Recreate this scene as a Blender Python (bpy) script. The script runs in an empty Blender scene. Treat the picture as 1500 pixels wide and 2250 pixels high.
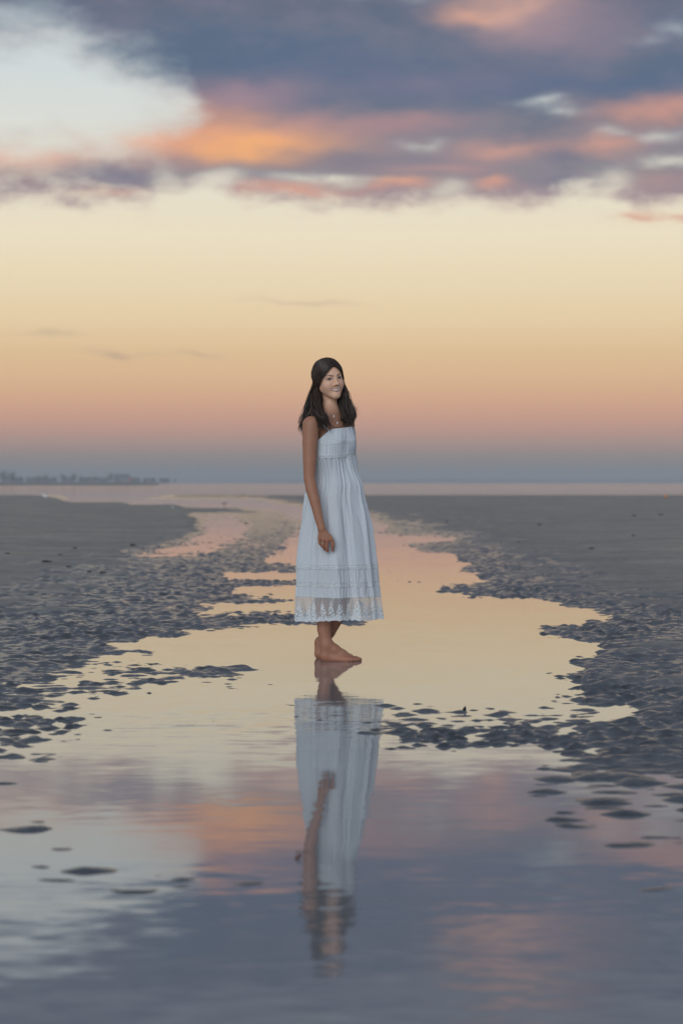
import bpy, math
import numpy as np

rng = np.random.default_rng(7)
C = bpy.context.scene.collection

# ------------------------------------------------------------------ layout constants (metres)
FPX = 4375.0        # focal length of the lens in photo pixels (70 mm on a 24 mm wide frame of 1500 px)
HZ = 1060.0         # photo row of the horizon
CAM_H = 0.965       # camera height above the water
PD = 10.825         # distance to the woman


def lin(r, g, b):
    def f(c):
        c = c / 255.0
        return c / 12.92 if c <= 0.04045 else ((c + 0.055) / 1.055) ** 2.4
    return (f(r), f(g), f(b), 1.0)


def ground(px, py):
    """a measured spot of the photo as a place on the beach"""
    d = FPX * CAM_H / (py - HZ)
    return ((px - 750.0) / FPX * d, d)


# ------------------------------------------------------------------ camera
cam = bpy.data.cameras.new('camera')
cam.lens = 70
cam.sensor_fit = 'HORIZONTAL'
cam.sensor_width = 24
cam.shift_y = -(1125 - HZ) / 1500.0
cam.clip_start = 0.1
cam.clip_end = 40000
cam.dof.use_dof = True
cam.dof.focus_distance = PD
cam.dof.aperture_fstop = 3.2
camo = bpy.data.objects.new('camera', cam)
camo.location = (0, 0, CAM_H)
camo.rotation_euler = (math.radians(90), 0, 0)
C.objects.link(camo)
bpy.context.scene.camera = camo

# ------------------------------------------------------------------ world: dusk sky with a broken cloud deck
KEY_EL = math.radians(24)
KEY_AZ = math.radians(200)     # compass-like angle from +Y, clockwise: behind and left of the camera
world = bpy.data.worlds.new('World')
bpy.context.scene.world = world
world.use_nodes = True
NT = world.node_tree
NT.nodes.clear()


class G:
    """tiny helper to write node graphs as expressions"""

    def __init__(self, nt):
        self.nt = nt

    def new(self, t, **kw):
        n = self.nt.nodes.new(t)
        for k, v in kw.items():
            setattr(n, k, v)
        return n

    def put(self, sock, v):
        if v is None:
            return
        if isinstance(v, bpy.types.NodeSocket):
            self.nt.links.new(v, sock)
        else:
            sock.default_value = v

    def m(self, op, a, b=None, c=None, clamp=False):
        n = self.new('ShaderNodeMath', operation=op, use_clamp=clamp)
        for i, v in enumerate((a, b, c)):
            self.put(n.inputs[i], v)
        return n.outputs[0]

    def v(self, op, a, b=None, c=None, scale=None):
        n = self.new('ShaderNodeVectorMath', operation=op)
        for i, x in enumerate((a, b, c)):
            if x is not None:
                self.put(n.inputs[i], x)
        if scale is not None:
            self.put(n.inputs['Scale'], scale)
        return n.outputs['Value'] if op in ('DOT_PRODUCT', 'LENGTH', 'DISTANCE') else n.outputs[0]

    def mix(self, f, a, b, blend='MIX'):
        n = self.new('ShaderNodeMix', data_type='RGBA', blend_type=blend)
        self.put(n.inputs['Factor'], f)
        self.put(n.inputs['A'], a) if False else self.put(n.inputs[6], a)
        self.put(n.inputs[7], b)
        return n.outputs[2]

    def smooth(self, x, lo, hi, to0=0.0, to1=1.0):
        n = self.new('ShaderNodeMapRange', interpolation_type='SMOOTHSTEP')
        for i, v in enumerate((x, lo, hi, to0, to1)):
            self.put(n.inputs[i], v)
        return n.outputs[0]

    def noise(self, vec, scale, detail=3.0, rough=0.5, lac=2.0, dist=0.0):
        n = self.new('ShaderNodeTexNoise')
        self.put(n.inputs['Vector'], vec)
        for k, v in (('Scale', scale), ('Detail', detail), ('Roughness', rough), ('Lacunarity', lac), ('Distortion', dist)):
            self.put(n.inputs[k], v)
        return n.outputs['Fac'], n.outputs['Color']

    def ramp(self, x, stops, interp='LINEAR'):
        n = self.new('ShaderNodeValToRGB')
        n.color_ramp.interpolation = interp
        el = n.color_ramp.elements
        el[0].position, el[0].color = stops[0]
        el[1].position, el[1].color = stops[-1]
        for p, c in stops[1:-1]:
            e = el.new(p)
            e.color = c
        self.put(n.inputs[0], x)
        return n.outputs[0]

    def curve(self, x, pts):
        n = self.new('ShaderNodeFloatCurve')
        cv = n.mapping.curves[0]
        cv.points[0].location = pts[0]
        cv.points[-1].location = pts[-1]
        for p in pts[1:-1]:
            cv.points.new(*p)
        for p in cv.points:
            p.handle_type = 'AUTO_CLAMPED'
        n.mapping.update()
        self.put(n.inputs['Value'], x)
        return n.outputs[0]

    def comb(self, x, y, z):
        n = self.new('ShaderNodeCombineXYZ')
        for i, v in enumerate((x, y, z)):
            self.put(n.inputs[i], v)
        return n.outputs[0]

    def sep(self, v):
        n = self.new('ShaderNodeSeparateXYZ')
        self.put(n.inputs[0], v)
        return n.outputs[0], n.outputs[1], n.outputs[2]


def build_world():
    g = G(NT)
    tc = g.new('ShaderNodeTexCoord')
    d = tc.outputs['Generated']
    x, y, z = g.sep(d)
    az = g.m('ARCTAN2', x, y)
    hor = g.m('SQRT', g.m('ADD', g.m('MULTIPLY', x, x), g.m('MULTIPLY', y, y)))
    el = g.m('ARCTAN2', z, hor)
    K = FPX / 1000.0
    U = g.m('MULTIPLY', az, K)                    # azimuth, 1 = about 13 degrees
    V = g.m('MAXIMUM', g.m('MULTIPLY', el, K), 0.0)  # elevation in the same unit
    # cloud-space noise is taken from the direction itself so it has no seam
    dv = g.v('MULTIPLY', d, (1.0, 1.0, 2.3))
    wf, wc = g.noise(dv, 13.0, 3.0, 0.5)
    wf2, wc2 = g.noise(g.v('ADD', dv, (3.1, 1.7, 0.4)), 34.0, 2.5, 0.5)
    wr, wg_, wb = g.sep(wc)
    wr2, wg2, wb2 = g.sep(wc2)
    Uw = g.m('ADD', U, g.m('ADD', g.m('MULTIPLY', g.m('SUBTRACT', wr, 0.5), 0.12), g.m('MULTIPLY', g.m('SUBTRACT', wr2, 0.5), 0.10)))
    Vw = g.m('ADD', V, g.m('ADD', g.m('MULTIPLY', g.m('SUBTRACT', wg_, 0.5), 0.06), g.m('MULTIPLY', g.m('SUBTRACT', wg2, 0.5), 0.05)))
    P = g.comb(Uw, Vw, 0.0)

    def vy(py):
        return (HZ - py) / 1000.0

    # clear sky by elevation
    VR = 1.6
    st = [(1060, (122, 132, 141)), (1047, (127, 133, 138)), (1030, (134, 134, 135)), (1005, (148, 137, 134)), (975, (172, 146, 137)),
          (940, (195, 154, 138)), (905, (209, 163, 139)), (870, (217, 173, 140)), (830, (222, 184, 145)), (780, (225, 193, 151)),
          (710, (232, 207, 167)), (620, (236, 218, 183)), (520, (238, 225, 197)), (440, (233, 225, 203)), (330, (225, 225, 214)),
          (180, (212, 219, 219)), (20, (200, 211, 216)), (-200, (168, 186, 200)), (-540, (128, 150, 175))]
    clear = g.ramp(g.m('DIVIDE', V, VR), [(vy(p) / VR, lin(*c)) for p, c in st])
    # twilight side (in front) is warm, the opposite side is cool
    cool = g.ramp(g.m('DIVIDE', V, VR), [(0.0, lin(140, 152, 168)), (0.12, lin(176, 186, 200)), (0.35, lin(208, 216, 226)), (1.0, lin(140, 160, 186))])
    back = g.smooth(y, 0.45, -0.6)
    clear = g.mix(back, clear, cool)
    sky = g.new('ShaderNodeTexSky', sky_type='NISHITA', sun_disc=False)
    sky.sun_elevation = math.radians(3)
    sky.sun_rotation = KEY_AZ
    sky.air_density = 1.2
    nish = g.v('MULTIPLY', sky.outputs[0], (0.10, 0.10, 0.10))
    clear = g.mix(g.smooth(z, 0.35, 0.9), clear, nish)

    # ------------ cloud cover
    un = g.m('ADD', g.m('DIVIDE', Uw, 1.5), 0.5)

    def cv(pts):
        return g.curve(un, [(px / 1500.0, vy(py) / 1.2) for px, py in pts])
    bot = g.m('MULTIPLY', cv([(0, 425), (120, 428), (230, 434), (330, 436), (385, 405), (470, 392), (540, 420), (640, 445), (760, 440), (880, 446),
                              (1000, 436), (1100, 446), (1200, 436), (1330, 410), (1420, 448), (1500, 436)]), 1.2)
    plow = g.m('MULTIPLY', cv([(0, 338), (130, 330), (240, 318), (320, 292), (380, 266), (415, 240), (470, 160), (600, 40), (1500, 40)]), 1.2)
    phigh = g.m('MULTIPLY', cv([(0, 112), (110, 108), (185, 145), (250, 176), (320, 194), (380, 216), (415, 240), (470, 330), (600, 420), (1500, 420)]), 1.2)
    s1 = g.m('ADD', g.m('SUBTRACT', Vw, bot), 0.022)
    hole = g.m('MINIMUM', g.m('SUBTRACT', Vw, plow), g.m('SUBTRACT', phigh, Vw))
    covh = g.m('MULTIPLY', hole, -1.0)
    cov = g.m('MINIMUM', s1, covh)
    # cover far outside the part in view: broken by large noise
    bf, _ = g.noise(dv, 3.2, 3.0, 0.5)
    far_off = g.smooth(g.m('ABSOLUTE', az), 0.25, 0.6)
    nf, _ = g.noise(g.v('ADD', dv, (0.3, 5.1, 2.0)), 42.0, 5.0, 0.62)
    rag = g.m('MULTIPLY', g.m('SUBTRACT', nf, 0.5), 0.12)
    extra = g.m('MULTIPLY', far_off, g.m('MULTIPLY', g.m('SUBTRACT', bf, 0.5), 0.9))
    s1 = g.m('ADD', g.m('ADD', s1, rag), extra)
    covh = g.m('ADD', g.m('ADD', covh, rag), extra)
    cov = g.m('MINIMUM', s1, covh)

    def blob(px, py, rx, ry):
        q = g.v('MULTIPLY', g.v('SUBTRACT', P, ((px - 750) / 1000.0, vy(py), 0.0)), (1000.0 / rx, 1000.0 / ry, 0.0))
        return g.m('EXPONENT', g.m('MULTIPLY', g.v('DOT_PRODUCT', q, q), -1.0))

    # gaps where the pale sky shows through
    gaps = None
    for px, py, rx, ry, s in [(1170, 239, 42, 11, .6), (915, 318, 40, 12, .4), (690, 399, 85, 13, .85), (1445, 312, 50, 14, .5), (1410, 112, 45, 14, .3), (1490, 90, 40, 16, .35),
                              (970, 420, 40, 20, .6), (1230, 258, 50, 12, .5), (1480, 365, 50, 12, .7), (20, 55, 60, 20, .6), (1350, 400, 40, 26, .6), (480, 400, 55, 20, .7), (1340, 300, 30, 10, .45), (360, 395, 26, 26, .6), (780, 4, 60, 12, .3), (950, 8, 50, 14, .35)]:
        gap = g.m('MULTIPLY', blob(px, py, rx, ry), s)
        gaps = gap if gaps is None else g.m('ADD', gaps, gap)
    alpha = g.m('MULTIPLY', g.smooth(s1, -0.026, 0.050), g.smooth(covh, -0.060, 0.110))
    alpha = g.m('MULTIPLY', alpha, g.m('SUBTRACT', 1.0, g.m('MULTIPLY', gaps, g.smooth(nf, 0.3, 0.6, 0.35, 1.0), clamp=True)))
    # stray streaks below the deck
    streaks = None
    for px, py, rx, ry, s in [(1395, 489, 62, 13, .9), (1498, 494, 30, 9, .7), (665, 665, 110, 6, .28), (135, 727, 55, 6, .42), (275, 776, 60, 7, .5), (440, 776, 45, 6, .35)]:
        b = g.m('MULTIPLY', blob(px, py, rx, ry), s)
        streaks = b if streaks is None else g.m('ADD', streaks, b)
    streaks = g.m('MULTIPLY', streaks, g.smooth(nf, 0.25, 0.55))

    # ------------ cloud colour
    base = g.ramp(g.m('DIVIDE', Vw, VR), [(vy(p) / VR, lin(*c)) for p, c in
                  [(470, (176, 150, 150)), (430, (160, 143, 150)), (385, (140, 135, 143)), (330, (139, 134, 144)), (270, (122, 124, 138)),
                   (220, (97, 112, 136)), (150, (92, 110, 133)), (80, (100, 112, 134)), (20, (103, 110, 130)), (-60, (128, 134, 150)), (-180, (150, 157, 168)), (-420, (140, 150, 166))]])
    tone, _ = g.noise(g.v('ADD', dv, (7.0, 2.2, 1.0)), 24.0, 5.0, 0.6)
    base = g.mix(g.smooth(tone, 0.42, 0.72, 0.0, 0.42), base, lin(134, 129, 143))
    base = g.mix(g.smooth(tone, 0.52, 0.28, 0.0, 0.5), base, lin(86, 107, 130))
    orange = lin(250, 180, 120)
    pink = lin(222, 158, 138)
    mauve = lin(168, 140, 150)
    for px, py, rx, ry, c, s in [(60, 358, 190, 32, lin(226, 164, 140), .9), (330, 318, 180, 32, lin(232, 168, 138), .95), (470, 275, 110, 40, lin(236, 168, 132), .9),
                                 (600, 318, 130, 30, orange, 1.0), (545, 345, 70, 22, orange, .8), (560, 215, 120, 30, mauve, .8), (690, 290, 140, 30, lin(196, 150, 146), .55),
                                 (1130, 42, 90, 40, lin(228, 178, 156), .8), (1040, 48, 50, 14, lin(240, 180, 150), .6), (1230, 90, 150, 60, lin(158, 138, 150), .7), (950, 190, 190, 30, lin(130, 124, 146), .6),
                                 (1440, 258, 120, 26, lin(220, 160, 140), .75), (1110, 335, 110, 20, lin(208, 158, 144), .7), (1330, 330, 80, 22, lin(214, 160, 142), .7), (900, 275, 120, 16, lin(190, 146, 146), .5),
                                 (640, 425, 110, 15, lin(224, 168, 146), .8), (850, 408, 60, 13, lin(230, 168, 140), .8), (1070, 408, 40, 14, lin(226, 165, 140), .7), (950, 372, 110, 14, lin(196, 152, 148), .6),
                                 (1440, 405, 70, 22, lin(184, 150, 146), .6), (240, 425, 70, 10, lin(226, 176, 150), .6)]:
        f = g.m('MULTIPLY', g.m('MULTIPLY', blob(px, py, rx * 1.12, ry * 1.12), s), g.smooth(wf2, 0.15, 0.6, 0.55, 1.05), clamp=True)
        base = g.mix(f, base, c)
    for px, py, rx, ry, s in [(240, 395, 110, 26, .5), (740, 350, 110, 22, .35), (1235, 350, 36, 18, .45), (1260, 408, 90, 14, .4), (600, 398, 60, 9, .4), (700, 150, 220, 50, .5), (1250, 200, 260, 28, .5)]:
        base = g.mix(g.m('MULTIPLY', blob(px, py, rx, ry), s), base, lin(88, 108, 138))
    # bright, thin cloud rims
    rim = g.m('MULTIPLY', g.smooth(cov, 0.05, -0.01), 0.35)
    base = g.mix(rim, base, lin(214, 190, 178))
    base = g.mix(g.m('MULTIPLY', back, 0.85), base, lin(126, 138, 158))
    col = g.mix(alpha, clear, base)
    stc = g.mix(g.smooth(V, 0.45, 0.53), lin(172, 150, 140), lin(216, 160, 140))
    col = g.mix(streaks, col, stc)
    bg = g.new('ShaderNodeBackground')
    g.put(bg.inputs['Color'], col)
    bg.inputs['Strength'].default_value = 1.0
    out = g.new('ShaderNodeOutputWorld')
    NT.links.new(bg.outputs[0], out.inputs[0])


build_world()

# ------------------------------------------------------------------ added key lamp behind the camera: weak, very soft, brightens the woman after sunset
sd = bpy.data.lights.new('key_lamp', 'SUN')
sd.energy = 1.35
sd.angle = math.radians(40)
sd.color = (0.88, 0.96, 1.0)
so = bpy.data.objects.new('key_lamp', sd)
C.objects.link(so)
sdir = (math.sin(KEY_AZ) * math.cos(KEY_EL), math.cos(KEY_AZ) * math.cos(KEY_EL), math.sin(KEY_EL))   # towards the lamp
import mathutils
so.rotation_euler = mathutils.Vector(sdir).to_track_quat('Z', 'Y').to_euler()
so.location = (-4, -6, 8)

sc = bpy.context.scene
sc.view_settings.view_transform = 'Standard'
sc.view_settings.look = 'None'
sc.view_settings.exposure = 0.0
sc.view_settings.gamma = 1.0
sc.render.engine = 'CYCLES'
sc.cycles.max_bounces = 8
sc.cycles.transparent_max_bounces = 16
sc.cycles.diffuse_bounces = 3
sc.cycles.glossy_bounces = 4
sc.cycles.volume_bounces = 0
sc.cycles.use_denoising = True

# ------------------------------------------------------------------ helpers


def mesh_data(name, verts, faces, smooth=True):
    verts = np.asarray(verts, dtype=np.float32)
    me = bpy.data.meshes.new(name)
    if isinstance(faces, np.ndarray):
        nf, k = faces.shape
        me.vertices.add(len(verts))
        me.vertices.foreach_set('co', verts.ravel())
        me.loops.add(nf * k)
        me.loops.foreach_set('vertex_index', faces.astype(np.int32).ravel())
        me.polygons.add(nf)
        me.polygons.foreach_set('loop_start', np.arange(0, nf * k, k, dtype=np.int32))
        me.polygons.foreach_set('loop_total', np.full(nf, k, dtype=np.int32))
        me.update(calc_edges=True)
    else:
        me.from_pydata([tuple(map(float, v)) for v in verts], [], [tuple(map(int, f)) for f in faces])
        me.update()
    me.polygons.foreach_set('use_smooth', np.full(len(me.polygons), smooth, dtype=bool))
    return me


def obj(name, me, mat=None, parent=None, loc=None, rot=None):
    o = bpy.data.objects.new(name, me)
    C.objects.link(o)
    if mat is not None and me is not None and not me.materials:
        me.materials.append(mat)
    if parent is not None:
        o.parent = parent
    if loc is not None:
        o.location = loc
    if rot is not None:
        o.rotation_euler = rot
    return o


def tag(o, label, cat, group=None):
    o['label'] = label
    o['category'] = cat
    if group:
        o['group'] = group
    return o


def struct(o, kind='structure'):
    o['kind'] = kind
    return o


def grid_faces(nr, nc, wrap=False):
    i = np.arange(nr - 1)[:, None]
    j = np.arange(nc if wrap else nc - 1)[None, :]
    j2 = (j + 1) % nc
    a = i * nc + j
    b = i * nc + j2
    c = (i + 1) * nc + j2
    d = (i + 1) * nc + j
    return np.stack([a, b, c, d], -1).reshape(-1, 4)


def fattr(me, name, vals):
    a = me.attributes.new(name, 'FLOAT', 'POINT')
    a.data.foreach_set('value', np.asarray(vals, dtype=np.float32))


def cattr(me, name, rgb):
    a = me.attributes.new(name, 'FLOAT_COLOR', 'POINT')
    v = np.ones((len(rgb), 4), dtype=np.float32)
    v[:, :3] = rgb
    a.data.foreach_set('color', v.ravel())


def uvmap(me, uv):
    """uv per vertex -> loops"""
    li = np.empty(len(me.loops), dtype=np.int32)
    me.loops.foreach_get('vertex_index', li)
    l = me.uv_layers.new(name='uv')
    l.data.foreach_set('uv', np.asarray(uv, dtype=np.float32)[li].ravel())


PERM = rng.permutation(4096)


def h2(ix, iy, s):
    return PERM[(PERM[(PERM[(ix + s * 131) & 4095] + iy) & 4095] + s * 17) & 4095]


def perlin(x, y, s=0):
    ix = np.floor(x).astype(np.int64)
    iy = np.floor(y).astype(np.int64)
    fx = x - ix
    fy = y - iy
    ux = fx * fx * fx * (fx * (fx * 6 - 15) + 10)
    uy = fy * fy * fy * (fy * (fy * 6 - 15) + 10)

    def gr(a, b, dx, dy):
        t = h2(a, b, s) * (2 * math.pi / 4096)
        return np.cos(t) * dx + np.sin(t) * dy
    n00 = gr(ix, iy, fx, fy)
    n10 = gr(ix + 1, iy, fx - 1, fy)
    n01 = gr(ix, iy + 1, fx, fy - 1)
    n11 = gr(ix + 1, iy + 1, fx - 1, fy - 1)
    return 1.5 * ((n00 * (1 - ux) + n10 * ux) * (1 - uy) + (n01 * (1 - ux) + n11 * ux) * uy)


def fbm(x, y, oct=3, s=0):
    v = 0
    a = 1.0
    for o in range(oct):
        v = v + a * perlin(x * 2 ** o, y * 2 ** o, s + o)
        a *= 0.5
    return v


def mounds(x, y, sx, sy, s=0, pw=1.5):
    """irregular rounded mounds with creases between them, 0..1"""
    cx = x / sx
    cy = y / sy
    ix = np.floor(cx).astype(np.int64)
    iy = np.floor(cy).astype(np.int64)
    out = np.zeros_like(x)
    for a in (-1, 0, 1):
        for b in (-1, 0, 1):
            h = h2(ix + a, iy + b, s)
            r1 = h / 4096.0
            r2 = PERM[(h + 77) & 4095] / 4096.0
            r3 = PERM[(h + 901) & 4095] / 4096.0
            r4 = PERM[(h + 1733) & 4095] / 4096.0
            dx = cx - (ix + a + 0.08 + 0.84 * r1)
            dy = cy - (iy + b + 0.08 + 0.84 * r2)
            r = 0.55 + 0.5 * r3
            d = np.sqrt(dx * dx + dy * dy) / r
            out = np.maximum(out, (0.45 + 0.55 * r4) * (1 - np.minimum(d, 1) ** pw))
    return out


def principled(name, color=(0.5, 0.5, 0.5, 1), rough=0.6, **kw):
    m = bpy.data.materials.new(name)
    m.use_nodes = True
    b = m.node_tree.nodes['Principled BSDF']
    b.inputs['Base Color'].default_value = color
    b.inputs['Roughness'].default_value = rough
    for k, v in kw.items():
        b.inputs[k].default_value = v
    return m, G(m.node_tree), b


def noisy(name, c1, c2, scale, rough=0.7, bump=0.0, detail=4.0, **kw):
    """plain procedural material: two tones of noise, optional fine relief"""
    m, g, b = principled(name, c1, rough, **kw)
    tc = g.new('ShaderNodeTexCoord').outputs['Object']
    f, _ = g.noise(tc, scale, detail)
    g.put(b.inputs['Base Color'], g.mix(g.smooth(f, 0.3, 0.7), c1, c2))
    if bump:
        bn = g.new('ShaderNodeBump')
        bn.inputs['Strength'].default_value = 0.5
        bn.inputs['Distance'].default_value = bump
        g.put(bn.inputs['Height'], f)
        g.put(b.inputs['Normal'], bn.outputs[0])
    return m


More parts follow.
